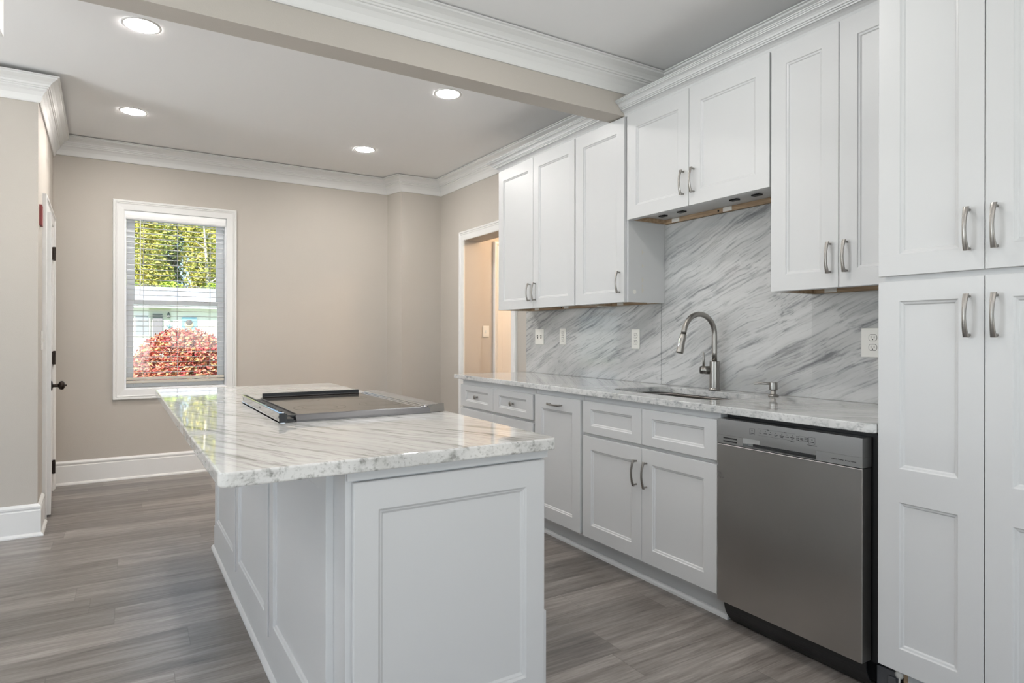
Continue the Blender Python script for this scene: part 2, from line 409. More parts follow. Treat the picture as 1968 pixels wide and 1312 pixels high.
# ------------------------------------------------------------------ window
win = thing('window_1', ((WX0 + WX1) / 2, YF, WZ0), 'white double hung window', None, kind='structure')
m = MB(); pf = lambda p, h: (p.x, YF - h, p.y)
casing(m, [(WX0, WZ0), (WX0, WZ1), (WX1, WZ1), (WX1, WZ0)], pf, True, .95)
m.build('window_casing', TRIM, win)
m = MB()
for a, b, c, d in ((WX0, WX0 + .012, WZ0, WZ1), (WX1 - .012, WX1, WZ0, WZ1), (WX0 + .012, WX1 - .012, WZ1 - .012, WZ1), (WX0 + .012, WX1 - .012, WZ0, WZ0 + .012)):
    m.box(a, b, YF + .001, YF + .155, c, d)
m.build('window_jamb', VINYL, win)
def sash(name, z0, z1, y, sw, bw, tw):
    m = MB(); x0, x1 = WX0 + .013, WX1 - .013
    m.box(x0, x0 + sw, y, y + .03, z0, z1); m.box(x1 - sw, x1, y, y + .03, z0, z1)
    m.box(x0 + sw, x1 - sw, y, y + .03, z0, z0 + bw); m.box(x0 + sw, x1 - sw, y, y + .03, z1 - tw, z1)
    s = m.build(name, VINYL, win, bevel=.003)
    g = MB(); g.box(x0 + sw - .004, x1 - sw + .004, y + .012, y + .016, z0 + bw - .004, z1 - tw + .004); g.build('pane', GLASS, s)
    return s
sash('lower_sash', WZ0 + .013, 1.492, YF + .072, .052, .055, .035)
sash('upper_sash', 1.455, WZ1 - .013, YF + .108, .060, .035, .05)

# blind
bl = thing('window_blind', ((WX0 + WX1) / 2, YF + .03, 2.17), 'open white slatted blind hanging in the window', 'blind')
BX0, BX1 = WX0 + .012, WX1 - .016
m = MB(); m.extr([(0, 0), (.003, 0), (.010, .012), (.012, .035), (.008, .062), (.003, .068), (0, .068)], lambda p: (BX0 - .004, YF - .004 - p[0], 2.160 + p[1]), lambda p: (BX1 + .008, YF - .004 - p[0], 2.160 + p[1]))
m.build('valance', BLIND, bl)
MB().box(BX0, BX1, YF + .005, YF + .055, 2.180, 2.222).build('headrail', BLIND, bl)
zs = 2.140; k = 0
while zs > .86:
    m = MB(); a = .004
    P = [(-.018, -.001), (-.009, .001), (0, .002), (.009, .001), (.018, -.001), (.018, -.0026), (.009, -.0006), (0, .0004), (-.009, -.0006), (-.018, -.0026)]
    m.extr(P, lambda p: (BX0, YF + .034 + p[0], zs - p[1]), lambda p: (BX1, YF + .034 + p[0], zs - p[1]))
    m.build('slat', BLIND, bl); zs -= .0435; k += 1
m = MB(); m.box(BX0, BX1, YF + .010, YF + .060, .818, .840); m.box(BX0, BX1, YF + .010, YF + .060, .790, .812); m.build('bottom_rail', RAILM, bl, bevel=.003)
for x in (.075, .33, .585):
    m = MB(); m.tube([(x, YF + .007, .80), (x, YF + .007, 2.18)], .0012, 5); m.tube([(x, YF + .062, .80), (x, YF + .062, 2.18)], .0012, 5); m.tube([(x, YF + .007, .79), (x, YF + .006, .783)], .005, 8)
    m.build('ladder_cord', CORD, bl)
m = MB(); m.tube([(.052, YF - .010, 1.53), (.052, YF - .006, 2.165)], .0035, 8); m.build('tilt_wand', BLIND, bl, smooth=True)

# ------------------------------------------------------------------ white door on the left
dr = thing('door_1', (*dw(SD0, 0), 0), 'white door beside the window wall', None, kind='structure')
m = MB(); fD = lambda p, h: (*dw(p.x, h), p.y)
casing(m, [(SD0, 0), (SD0, SDZ), (SD1, SDZ), (SD1, 0)], fD, False, .95); m.build('door_casing', TRIM, dr)
m = MB(); m.prism([dw(SD0, .0), dw(SD0 + .015, .0), dw(SD0 + .015, -.13), dw(SD0, -.13)], 0, SDZ); m.prism([dw(SD1, .0), dw(SD1 - .015, .0), dw(SD1 - .015, -.13), dw(SD1, -.13)], 0, SDZ); m.prism([dw(SD0 + .015, 0), dw(SD1 - .015, 0), dw(SD1 - .015, -.13), dw(SD0 + .015, -.13)], SDZ - .015, SDZ); m.build('door_jamb', TRIM, dr)
AJ = R(2.6)      # the leaf stands slightly ajar
hv = P0 + dv * (SD1 - .018) + nv * .004
ld = (-dv) * math.cos(AJ) + nv * math.sin(AJ); ln = Vector((-ld.y, ld.x));
if ln.dot(nv) < 0: ln = -ln
def lf(u, w, z): q = hv + ld * u + ln * w; return (q.x, q.y, z)

def panel_slab(mb, W, H, T, fields, fn, step=((0, 0), (.002, -.004), (.011, -.007), (.013, -.010))):
    """slab 0..W x 0..H, thickness T towards +w (front at w = T), recessed rectangular fields [(u0,u1,v0,v1)]"""
    us = sorted({0, W, *[f[0] for f in fields], *[f[1] for f in fields]}); vs_ = sorted({0, H, *[f[2] for f in fields], *[f[3] for f in fields]})
    for i in range(len(us) - 1):
        for j in range(len(vs_) - 1):
            u0, u1, v0, v1 = us[i], us[i + 1], vs_[j], vs_[j + 1]
            if any(abs(u0 - f[0]) < 1e-6 and abs(u1 - f[1]) < 1e-6 and abs(v0 - f[2]) < 1e-6 and abs(v1 - f[3]) < 1e-6 for f in fields):
                rg = []
                for d, w in step: rg += [fn(u0 + d, v0 + d, T + w), fn(u1 - d, v0 + d, T + w), fn(u1 - d, v1 - d, T + w), fn(u0 + d, v1 - d, T + w)]
                fs = []
                for a in range(len(step) - 1):
                    for b in range(4): fs.append((a * 4 + b, a * 4 + (b + 1) % 4, a * 4 + 4 + (b + 1) % 4, a * 4 + 4 + b))
                e = (len(step) - 1) * 4; fs.append((e, e + 1, e + 2, e + 3)); mb.add(rg, fs)
            else:
                mb.quad(fn(u0, v0, T), fn(u1, v0, T), fn(u1, v1, T), fn(u0, v1, T))
    # sides along the same grid so that vertices meet
    for i in range(len(us) - 1):
        for v in (0, H): mb.quad(fn(us[i], v, 0), fn(us[i + 1], v, 0), fn(us[i + 1], v, T), fn(us[i], v, T))
    for j in range(len(vs_) - 1):
        for u in (0, W): mb.quad(fn(u, vs_[j], 0), fn(u, vs_[j + 1], 0), fn(u, vs_[j + 1], T), fn(u, vs_[j], T))
    for i in range(len(us) - 1):
        for j in range(len(vs_) - 1): mb.quad(fn(us[i], vs_[j], 0), fn(us[i + 1], vs_[j], 0), fn(us[i + 1], vs_[j + 1], 0), fn(us[i], vs_[j + 1], 0))
    return mb
def weld(o):
    bm = bmesh.new(); bm.from_mesh(o.data); bmesh.ops.remove_doubles(bm, verts=bm.verts, dist=1e-5); bmesh.ops.recalc_face_normals(bm, faces=bm.faces); bm.to_mesh(o.data); bm.free(); return o
LW = SD1 - SD0 - .036
st = .11; c0 = LW / 2
fl = [(a, b, z0, z1) for a, b in ((st, c0 - .05), (c0 + .05, LW - st)) for z0, z1 in ((.22, .80), (.98, 1.55), (1.66, 1.88))]
m = MB(); panel_slab(m, LW, SDZ - .03, .035, fl, lambda u, v, w: lf(u, w - .035, v + .012))
leaf = weld(m.build('door_leaf', TRIM, dr))
m = MB(); q = lambda h: Vector(lf(LW - .06, h, .855)); ax = Vector((ln.x, ln.y, 0))
m.lathe(q(0), ax, [(.0001, -.001), (.032, 0), (.032, .006), (.014, .010), (.011, .014), (.011, .036), (.016, .040), (.026, .046), (.030, .056), (.028, .066), (.018, .074), (.0001, .076)], 28)
m.lathe(q(.07), ax, [(.0001, 0), (.007, 0), (.007, .014), (.0001, .016)], 14)
m.build('door_knob', BRONZE, dr, smooth=True)
for z in (.185, 1.02, 1.815):
    h = P0 + dv * (SD1 - .004) + nv * .018
    m = MB(); m.tube([(h.x, h.y, z - .052), (h.x, h.y, z + .052)], .0085, 12); m.prism([dw(SD1 - .03, .003), dw(SD1 + .028, .003), dw(SD1 + .028, .02), dw(SD1 - .03, .02)], z - .048, z + .048)
    m.build('hinge', BRONZE, dr)
# switch and small red plate on the same wall
sw = thing('light_switch', (*dw(.24, 0), 1.16), 'white switch plate on the wall beside the white door', 'light switch')
m = MB(); m.prism([dw(.205, .0005), dw(.275, .0005), dw(.273, .008), dw(.207, .008)], 1.10, 1.22); m.build('plate', PLATE, sw, bevel=.002)
m = MB(); m.prism([dw(.235, .008), dw(.245, .008), dw(.245, .018), dw(.235, .018)], 1.148, 1.172); m.build('toggle', PLATE, sw)
m = MB(); m.prism([dw(.075, .0005), dw(.165, .0005), dw(.165, .014), dw(.075, .014)], 1.86, 1.985)
tag(m.build('wall_plate', RED, org=(*dw(.12, 0), 1.86)), 'small dark red plate high on the wall edge beside the white door', 'sign')

# ------------------------------------------------------------------ doorway casing in the right wall and the hall behind it
m = MB(); fR = lambda p, h: (XW - h, p.x, p.y)
casing(m, [(DY0, 0), (DY0, DZ), (DY1, DZ), (DY1, 0)], fR, False, 1.0)
struct(m, 'trim_5', TRIM, 'white casing of the doorway')
HX = 4.5
m = MB(); m.box(XW + .18, HX, DY1 + .008, DY1 + .15, 0, 2.6); struct(m, 'wall_hall_left', WALL, 'hall wall seen through the doorway')
m = MB(); m.box(HX, HX + .1, 3.2, 5.5, 0, 2.6); m.box(XW + .18, HX, 3.1, 3.2, 0, 2.6); struct(m, 'wall_hall_end', WALL, 'hall end wall')
struct(MB().box(XW + .18, HX + .1, 3.1, 5.5, 2.6, 2.7), 'ceiling_hall', CEIL, 'hall ceiling')
hd = thing('door_2', (3.45, DY1, 0), 'white hall door seen through the doorway', None, kind='structure')
m = MB(); fH = lambda p, h: (p.x, DY1 + .007 - h * 1.4, p.y)
casing(m, [(3.11, 0), (3.11, 2.02), (3.90, 2.02), (3.90, 0)], fH, False, 1.1); m.build('door_casing', TRIM, hd)
m = MB(); panel_slab(m, .785, 2.01, .012, [(.11, .36, .25, .85), (.44, .68, .25, .85), (.11, .36, 1.0, 1.85), (.44, .68, 1.0, 1.85)], lambda u, v, w: (3.1125 + u, DY1 + .006 - w, v + .005)); weld(m.build('door_leaf', TRIM, hd))
hs = thing('light_switch', (2.93, DY1, 1.23), 'white switch plate on the warmly lit hall wall', 'light switch')
m = MB(); m.box(2.900, 2.968, DY1 + .001, DY1 + .0075, 1.180, 1.290); m.build('plate', PLATE, hs, bevel=.002)
MB().box(2.928, 2.940, DY1 - .008, DY1 + .001, 1.222, 1.248).build('toggle', PLATE, hs)
hl = bpy.data.lights.new('hall_lamp', 'POINT'); hl.energy = 60; hl.color = (1, .72, .48); hl.shadow_soft_size = .12
ho = bpy.data.objects.new('hall_lamp', hl); COL.objects.link(ho); ho.location = (3.75, 4.3, 2.35)

# white boxed header near the left edge of the view
m = MB(); m.prism([(-.80, BY1 + .001), (-.466, BY1 + .001), (-.466, 3.35), (-.80, 3.35)], 2.442, 2.73); struct(m, 'trim_6', TRIM, 'white boxed header hanging from the ceiling at the upper left edge')

# ------------------------------------------------------------------ downlights
def downlight(x, y, lab, near=False, lamp=None):
    z = ZN if near else zc(y)
    t = thing('recessed_light', (x, y, z), lab, 'ceiling light', 'recessed ceiling lights')
    m = MB(); K = 40
    rg = [(.088, -.0005), (.088, -.004), (.080, -.006), (.073, -.004), (.071, -.0005)]
    vs = [(x + r * math.cos(2 * PI * j / K), y + r * math.sin(2 * PI * j / K), z + h - .001) for r, h in rg for j in range(K)]
    fs = [(i * K + j, i * K + (j + 1) % K, (i + 1) * K + (j + 1) % K, (i + 1) * K + j) for i in range(len(rg) - 1) for j in range(K)]
    m.add(vs, fs); m.build('trim_ring', TRIM, t, smooth=True)
    m = MB(); m.lathe((x, y, z - .0045), (0, 0, 1), [(.0001, 0), (.0715, 0), (.0715, .003), (.0001, .003)], K); m.build('lens', lamp or LED, t)
    return t
downlight(.034, 3.60, 'round recessed ceiling light at upper left, partly overlapped by the beam')
downlight(0, 5.10, 'round recessed ceiling light nearest the window, above its left side')
downlight(1.66, 5.12, 'round recessed ceiling light nearest the boxed-out corner')
downlight(1.705, 3.60, 'round recessed ceiling light beside the beam, in front of the upper cabinets', lamp=LED_DIM)
for x, y, pw in ((1.40, 1.75, 8), (0, .45, 6), (-1.6, 1.6, 9), (-1.6, -.8, 9), (1.7, -1.3, 5), (0, -1.3, 8)):
    l = bpy.data.lights.new('downlight_near', 'AREA'); l.shape = 'DISK'; l.size = .13; l.energy = pw; l.specular_factor = .25; l.color = (1, .96, .92)
    o = bpy.data.objects.new('downlight_near', l); COL.objects.link(o); o.location = (x, y, ZN - .012)

# ------------------------------------------------------------------ cabinet pieces
STEP = ((0, 0), (.0015, -.004), (.009, -.006), (.011, -.010))
def pull_mesh(L=.112, out=.030, name='pull', horiz=False):
    """bowed bar pull centred on the origin, standing off towards -x, long axis z (or y)"""
    m = MB(); n = 14; prof = []
    for i in range(n + 1):
        t = i / n; s = (t - .5) * 2
        z = (t - .5) * (L + .014); x = -(out - .010 * (s * s) * .9 + .0) - .004 * (1 - s * s)
        w = .0050 + .0026 * abs(s) ** 1.5; d = .0036 + .0014 * abs(s) ** 2
        prof.append((x, z, w, d))
    k = 12; vs = []; fs = []
    for x, z, w, d in prof:
        for j in range(k):
            a = 2 * PI * j / k; ca, sa = math.cos(a), math.sin(a)
            vs.append((x + d * math.copysign(abs(ca) ** .6, ca), w * math.copysign(abs(sa) ** .6, sa), z))
    for i in range(n):
        for j in range(k): fs.append((i * k + j, i * k + (j + 1) % k, (i + 1) * k + (j + 1) % k, (i + 1) * k + j))
    fs += [tuple(range(k))[::-1], tuple(n * k + j for j in range(k))]
    m.add(vs, fs)
    for s in (-1, 1):
        m.tube([(0, 0, s * L / 2), (-out + .006, 0, s * L / 2)], .0042, 12)
    if horiz: m.v = [(x, z, y) for x, y, z in m.v]
    o = m.build(name, STEEL, smooth=True); me = o.data; bpy.data.objects.remove(o); return me
PULL = pull_mesh(); PULLH = pull_mesh(name='pull_h', horiz=True)
def knob_mesh():
    m = MB(); m.lathe((0, 0, 0), (-1, 0, 0), [(.0001, 0), (.009, 0), (.008, .002), (.005, .005), (.005, .014), (.009, .018), (.0145, .022), (.0155, .026), (.013, .030), (.006, .032), (.0001, .0325)], 24)
    o = m.build('knob', STEEL, smooth=True); me = o.data; bpy.data.objects.remove(o); return me
KNOB = knob_mesh()
def hw(me, name, parent, x, y, z):
    root = parent
    while root.parent is not None: root = root.parent
    og = Vector(ORG[root.name]); o = bpy.data.objects.new(name, me); COL.objects.link(o); o.parent = parent; o.location = Vector((x, y, z)) - og
    return o
TD = .020
def front(t, name, x, y0, y1, z0, z1, sl=.070, sr=.070, rt_=.070, rb=.070, fields=None, mat=None):
    """shaker front in the plane x (outer face), spans y0..y1, z0..z1, facing -x"""
    W, H = y1 - y0, z1 - z0
    fl = fields if fields is not None else [(sl, W - sr, rb, H - rt_)]
    m = MB(); panel_slab(m, W, H, TD, fl, lambda u, v, w: (x + TD - w, y0 + u, z0 + v), STEP)
    return weld(m.build(name, mat or WHITE, t, bevel=.0012, seg=1))

G = .0015     # half gap between fronts
# ---- base run : fronts at x = 2.07
XB, XBK = 2.070, 2.683
KY = 2.165
def base_cab(name, y0, y1, label, ztop=.875, group=None, hollow=False):
    t = thing(name, (2.38, (y0 + y1) / 2, 0), label, 'base cabinet', group)
    m = MB(); a, b = y0 + .0006, y1 - .0006
    if hollow:
        m.box(XB + TD + .0005, XBK, a, a + .016, .105, ztop); m.box(XB + TD + .0005, XBK, b - .016, b, .105, ztop); m.box(XB + TD + .0005, XB + TD + .018, a + .016, b - .016, .105, ztop)
        m.box(XBK - .010, XBK, a + .016, b - .016, .105, ztop); m.box(XB + TD + .018, XBK - .010, a + .016, b - .016, .105, .121)
    else: m.box(XB + TD + .0005, XBK, a, b, .105, ztop)
    m.box(KY, XBK, a, b, .0, .105)
    m.build('cabinet_box', WHITE, t)
    return t
a = base_cab('base_cabinet', 3.160, 4.142, 'white base cabinet at the far end of the counter with two knobbed drawers')
for y0, y1 in ((3.168, 3.655), (3.655, 4.140)):
    d = front(a, 'drawer', XB, y0 + G, y1 - G, .682, .838, .075, .075, .040, .040)
    hw(KNOB, 'knob', d, XB + .011, (y0 + y1) / 2, .760)
    d2 = front(a, 'door', XB, y0 + G, y1 - G, .122, .664)
b = base_cab('base_cabinet', 2.688, 3.158, 'narrow white base cabinet with one full-height front and a horizontal pull near its top')
d = front(b, 'door', XB, 2.700, 3.145, .122, .845, .072, .072, .078, .072)
hw(PULLH, 'pull', d, XB, 2.925, .800)
c = base_cab('base_cabinet', 1.770, 2.686, 'wide white sink base cabinet between the narrow cabinet and the dishwasher', hollow=True)
for y0, y1, hy in ((1.772, 2.222, 2.222 - .035), (2.222, 2.678, 2.222 + .035)):
    front(c, 'drawer_front', XB, y0 + G, y1 - G, .676, .846, .068, .068, .042, .042)
    d = front(c, 'door', XB, y0 + G, y1 - G, .122, .659, .070, .070, .070, .070)
    hw(PULL, 'pull', d, XB, hy, .537)
# toe kick strip and shoe moulding
m = MB(); m.box(KY - .012, KY - .0005, 1.775, 4.14, 0, .100); m.extr([(0, 0), (.016, 0), (.014, .010), (.008, .018), (0, .022)], lambda p: (KY - .0125 - p[0], 1.775, p[1]), lambda p: (KY - .0125 - p[0], 4.14, p[1]))
tag(m.build('toe_kick_molding', WHITE, org=(KY, 2.95, 0)), 'long white toe kick with shoe moulding under the base cabinets', 'molding')

# ---- dishwasher
XD = 2.064
dwt = thing('dishwasher', (2.36, 1.466, 0), 'stainless steel dishwasher with top control strip and pocket handle', 'dishwasher')
DA, DB = 1.166, 1.766
m = MB(); m.box(2.125, 2.66, 1.150, 1.762, .10, .868); m.box(2.16, 2.66, 1.17, 1.755, .02, .10); m.build('tub', BLACK, dwt)
m = MB(); m.box(XD, XD + .055, DA, DB, .107, .752); m.build('door', DWSTEEL, dwt, bevel=.0025)
# control panel with pocket handle : lower band z .755-.790, upper band .790-.853
m = MB(); m.box(XD, XD + .055, DA, DB, .7895, .854)
PA, PB = 1.330, 1.640
m.box(XD, XD + .055, DA, PA, .7545, .789); m.box(XD, XD + .055, PB, DB, .7545, .789)
m.box(XD + .030, XD + .055, PA, PB, .7545, .789); m.box(XD, XD + .030, PA, PB, .7545, .757)
m.extr([(PB, 0), (PB, .030), (PB - .055, .030)], lambda p: (XD + p[1], p[0], .768), lambda p: (XD + p[1], p[0], .789))
m.extr([(PA, 0), (PA, .030), (PA + .020, .030)], lambda p: (XD + p[1], p[0], .760), lambda p: (XD + p[1], p[0], .789))
m.build('control_panel', DWPANEL, dwt)
m = MB(); m.box(XD + .022, XD + .0295, PA + .012, PB - .03, .7575, .766); m.build('handle_recess', BLACK, dwt)
m = MB()
for z in (.7785, .7655): m.box(XD - .0006, XD + .001, 1.668, 1.735, z - .0026, z + .0026)
m.build('vent_slots', BLACK, dwt)
# printed marks of the control panel
m = MB()
def frame(y0, y1, z0, z1, w=.0007, x=XD - .0005):
    m.box(x, x + .0004, y0, y1, z0, z0 + w); m.box(x, x + .0004, y0, y1, z1 - w, z1); m.box(x, x + .0004, y0, y0 + w, z0, z1); m.box(x, x + .0004, y1 - w, y1, z0, z1)
def dash(y, z, w, h=.0024): m.box(XD - .0005, XD - .0001, y - w / 2, y + w / 2, z - h / 2, z + h / 2)
def ring(y, z, r=.0030):
    K = 16; vs = [(XD - .0004, y + q * math.cos(2 * PI * j / K), z + q * math.sin(2 * PI * j / K)) for q in (r, r * .72) for j in range(K)]
    m.add(vs, [(j, (j + 1) % K, K + (j + 1) % K, K + j) for j in range(K)])
frame(1.585, 1.608, .808, .832); ring(1.5965, .824); dash(1.5965, .8135, .015)
frame(1.3340, 1.3575, .808, .832); ring(1.3457, .824); dash(1.3457, .8145, .015); dash(1.345, .8035, .036, .0017)
for i, (y, w, two) in enumerate([(1.560, .010, 0), (1.537, .015, 0), (1.515, .013, 0), (1.492, .016, 1), (1.466, .018, 1), (1.445, .015, 0), (1.423, .016, 1)]):
    dash(y, .8275, .0026, .0026); dash(y, .8195 if not two else .8205, w, .0022)
    if two: dash(y, .8155, w * .6, .0022)
m.box(XD - .0005, XD - .0001, 1.412, 1.568, .8350, .8355); m.box(XD - .0005, XD - .0001, 1.412, 1.568, .8095, .8100)
dash(1.526, .8352, .009); dash(1.452, .8352, .011); dash(1.423, .8055, .014)
for y in (1.402, 1.366):
    for z in (.8275, .8215, .8155): dash(y + .003, z, .0026, .0026); dash(y - .003, z, .005)
frame(1.374, 1.396, .812, .831, .0005); dash(1.385, .823, .012); dash(1.385, .8185, .012)
for y, w in ((1.262, .016), (1.238, .016), (1.214, .012), (1.194, .014)): dash(y + w / 2 + .003, .7715, .0028, .0028); dash(y, .7710, w, .0024)
m.build('printed_controls', SLOT, dwt)
# curved black kick plate
m = MB(); n = 8; pts = []
for i in range(n + 1):
    t = i / n; pts.append((XD + .028 + .052 * t ** 2.2, .102 - .098 * t))
pts2 = [(x + .006, z) for x, z in pts[::-1]]
m.extr(pts + pts2, lambda p: (p[0], DA + .004 , p[1]), lambda p: (p[0], DB - .012, p[1])); m.build('kick_plate', BLACK, dwt)
for z in (.70, .52, .30, .17):
    m = MB(); m.lathe((2.150, 1.150, z), (0, -1, 0), [(.0001, 0), (.005, 0), (.005, .004), (.0001, .006)], 10); m.build('screw_head', CHROME, dwt)
m = MB(); m.box(2.122, 2.132, 1.128, 1.1495, .12, .86); m.build('mounting_flange', DARK, dwt)
m = MB(); m.box(2.150, 2.20, 1.095, 1.165, .005, .085); m.box(2.142, 2.150, 1.100, 1.125, .010, .070); m.build('foot_bracket', GREYP, dwt, bevel=.002)
m = MB(); m.lathe((2.16, 1.094, .082), (-1, -.2, 0), [(.0001, 0), (.012, 0), (.013, .004), (.013, .012), (.006, .014), (.0001, .014)], 18); m.tube([(2.15, 1.078, .094), (2.15, 1.076, .125)], .003, 8); m.tube([(2.15, 1.092, .04), (2.15, 1.090, .125)], .003, 8)
m.build('roller', PLATE, dwt, smooth=True)

# ---- pantry
pt = thing('pantry_cabinet', (2.38, .82, 0), 'tall white pantry cabinet with four doors at the right edge', 'tall cabinet')
m = MB(); m.box(XB + TD + .0005, XBK, .522, 1.108, .13, 2.44); m.box(2.15, XBK, .522, 1.065, .0, .13); m.build('cabinet_box', WHITE, pt)
m = MB(); m.box(2.149, 2.40, 1.0655, 1.078, .0, .1295); m.build('kick_side', PLY, pt)
for y0, y1, hy in ((.522, .822, .822 - .030), (.822, 1.120, .822 + .038)):
    W_ = y1 - y0 - 2 * G
    d = front(pt, 'door', XB, y0 + G, y1 - G, 1.384, 2.440, .066, .066, .07, .068)
    hw(PULL, 'pull', d, XB, hy, 1.502)
    z0 = .132; H = 1.366 - z0
    d = front(pt, 'door', XB, y0 + G, y1 - G, z0, 1.366, fields=[(.066, W_ - .066, .075, .667 - z0), (.066, W_ - .066, .775 - z0, 1.302 - z0)])
    hw(PULL, 'pull', d, XB, hy, 1.252)

# ---- wall cabinets : fronts at x = 2.38
XU = 2.380
def wall_cab(y0, y1, z0, z1, label, name='wall_cabinet', wallside=()):
    t = thing(name, (2.53, (y0 + y1) / 2, z0), label, 'wall cabinet')
    e = .0006; m = MB(); m.box(XU + TD + .0005, XBK, y0 + e, y1 - e, z0 + .027, z1)
    m.box(XU + TD + .0005, XU + TD + .020, y0 + e, y1 - e, z0, z0 + .027)
    m.box(XU + TD + .020, XBK, y0 + e, y0 + .012, z0, z0 + .027); m.box(XU + TD + .020, XBK, y1 - .012, y1 - e, z0, z0 + .027)
    m.build('cabinet_box', WHITE, t)
    m = MB(); m.box(XBK - .016, XBK - .0005, y0 + .0125, y1 - .0125, z0 + .001, z0 + .0265)
    m.box(XU + TD + .0205, XBK - .0165, y1 - .0180, y1 - .0125, z0 + .001, z0 + .0265); m.box(XU + TD + .0205, XBK - .0165, y0 + .0125, y0 + .018, z0 + .001, z0 + .0265)
    m.build('mounting_rail', PLY, t)
    n = max(2, int((y1 - y0) / .45) + 1)
    for i in range(n):
        y = y0 + .10 + (y1 - y0 - .2) * i / (n - 1)
        MB().box(XBK - .0185, XBK - .0162, y - .028, y + .028, z0 + .003, z0 + .025).build('corner_bracket', PLATE, t)
    for i in range(n - 1):
        m = MB(); y = y0 + .16 + (y1 - y0 - .2) * i / (n - 1); m.lathe((XBK - .0161, y, z0 + .014), (-1, 0, 0), [(.0001, 0), (.006, 0), (.005, .002), (.0001, .002)], 12); m.build('screw', DARK, t)
    return t
ZU0, ZU1 = 1.386, 2.436
w1 = wall_cab(3.162, 4.126, ZU0, ZU1, 'white two-door wall cabinet farthest from the camera, above the light switches')
for y0, y1, hy in ((3.166, 3.645, 3.645 - .034), (3.645, 4.124, 3.645 + .034)):
    d = front(w1, 'door', XU, y0 + G, y1 - G, ZU0, ZU1, .066, .068, .080, .066); hw(PULL, 'pull', d, XU, hy, 1.498)
w2 = wall_cab(2.686, 3.160, ZU0, ZU1, 'white single-door wall cabinet between the two-door cabinet and the raised cabinet')
d = front(w2, 'door', XU, 2.700, 3.158 - G, ZU0, ZU1, .068, .080, .080, .064); hw(PULL, 'pull', d, XU, 2.735, 1.500)
m = MB()
m.lathe((2.445, 2.6858, 1.445), (0, -1, 0), [(.0001, 0), (.013, 0), (.013, .0016), (.010, .002), (.0001, .002)], 24); m.build('screw_cover', PLATE, w2)
# faint leftover marks on the side of that cabinet
GLUE = plain('glue_beige', (.60, .575, .51), .6)
for z, h in ((1.44, .03), (1.475, .012), (1.50, .03), (1.585, .02), (1.66, .025)):
    m = MB(); m.extr([(2.502, z), (2.504, z), (2.512, z + h * .45), (2.520, z + h * .5), (2.520, z + h * .6), (2.511, z + h * .62), (2.505, z + h), (2.502, z + h)], lambda p: (p[0], 2.6852, p[1]), lambda p: (p[0], 2.6856, p[1])); m.build('glue_mark', GLUE, w2)
w3 = wall_cab(1.752, 2.684, 1.846, ZU1, 'short white wall cabinet raised over the sink')
for y0, y1, hy in ((1.754, 2.219, 2.219 - .034), (2.219, 2.678, 2.219 + .034)):
    d = front(w3, 'door', XU, y0 + G, y1 - G, 1.846, ZU1, .072, .072, .085, .070); hw(PULL, 'pull', d, XU, hy, 1.967)
for y in (2.575, 2.435, 2.085, 1.955): MB().box(2.545, 2.573, y - .022, y + .022, 1.866, 1.8728).build('underside_clip', BLACK, w3)
w4 = wall_cab(1.140, 1.750, ZU0, ZU1, 'white two-door wall cabinet partly hidden behind the tall pantry cabinet')
for y0, y1, hy in ((1.142, 1.440, 1.440 - .034), (1.440, 1.748, 1.440 + .034)):
    d = front(w4, 'door', XU, y0 + G, y1 - G, ZU0, ZU1, .072, .072, .080, .070); hw(PULL, 'pull', d, XU, hy, 1.505)
# crown on the wall cabinets
CC = [(0, 0), (.004, .0), (.006, .006), (.010, .016), (.018, .025), (.028, .031), (.034, .032), (.035, .038), (.040, .039), (.042, .044), (.047, .045), (.049, .052), (.056, .060), (.064, .064), (.069, .065), (.070, .069), (.075, .070), (.076, .074), (.081, .075), (.081, .079), (0, .079)]
def ccrown(path, z, lab):
    m = MB(); sweep(m, path, CC, lambda p, h: (p.x, p.y, z + h))
    c = path[len(path) // 2]; return tag(m.build('crown_molding', WHITE, org=(c[0], c[1], z)), lab, 'molding')
# path runs towards +y then the left side is -x
ccrown([(XU + .018, BY1 + .002), (XU + .018, 4.126), (XBK, 4.126)], ZU1 + .0005, 'white crown moulding on top of the farther wall cabinets, beyond the beam')
ccrown([(XU + .018, 1.124), (XU + .018, BY0 - .002)], ZU1 + .0005, 'white crown moulding on top of the nearer wall cabinets, this side of the beam')
ccrown([(XB + .018, .50), (XB + .018, 1.122), (2.30, 1.122)], 2.4405, 'white crown moulding on top of the tall pantry cabinet')

# ------------------------------------------------------------------ countertop, sink, backsplash
def slab_poly(poly, z0, z1, hole=None):
    bm = bmesh.new()
    def ring(p, z): return [bm.verts.new((x, y, z)) for x, y in p]
    for z in (z0, z1):
        a = ring(poly, z); E = [bm.edges.new((a[i], a[(i + 1) % len(a)])) for i in range(len(a))]
        if z == z0: A0 = a
        else: A1 = a
        if hole:
            h = ring(hole, z); E += [bm.edges.new((h[i], h[(i + 1) % len(h)])) for i in range(len(h))]
            if z == z0: H0 = h
            else: H1 = h
        bmesh.ops.triangle_fill(bm, use_beauty=True, edges=E)
    n = len(A0)
    for i in range(n): bm.faces.new((A0[i], A0[(i + 1) % n], A1[(i + 1) % n], A1[i]))
    if hole:
        n = len(H0)
        for i in range(n): bm.faces.new((H0[i], H0[(i + 1) % n], H1[(i + 1) % n], H1[i]))
    bmesh.ops.recalc_face_normals(bm, faces=bm.faces); bmesh.ops.dissolve_limit(bm, angle_limit=R(.5), verts=bm.verts, edges=bm.edges) if not hole else None
    m = MB(); bm.verts.index_update(); m.v = [tuple(v.co) for v in bm.verts]; m.f = [tuple(v.index for v in f.verts) for f in bm.faces]; bm.free(); return m
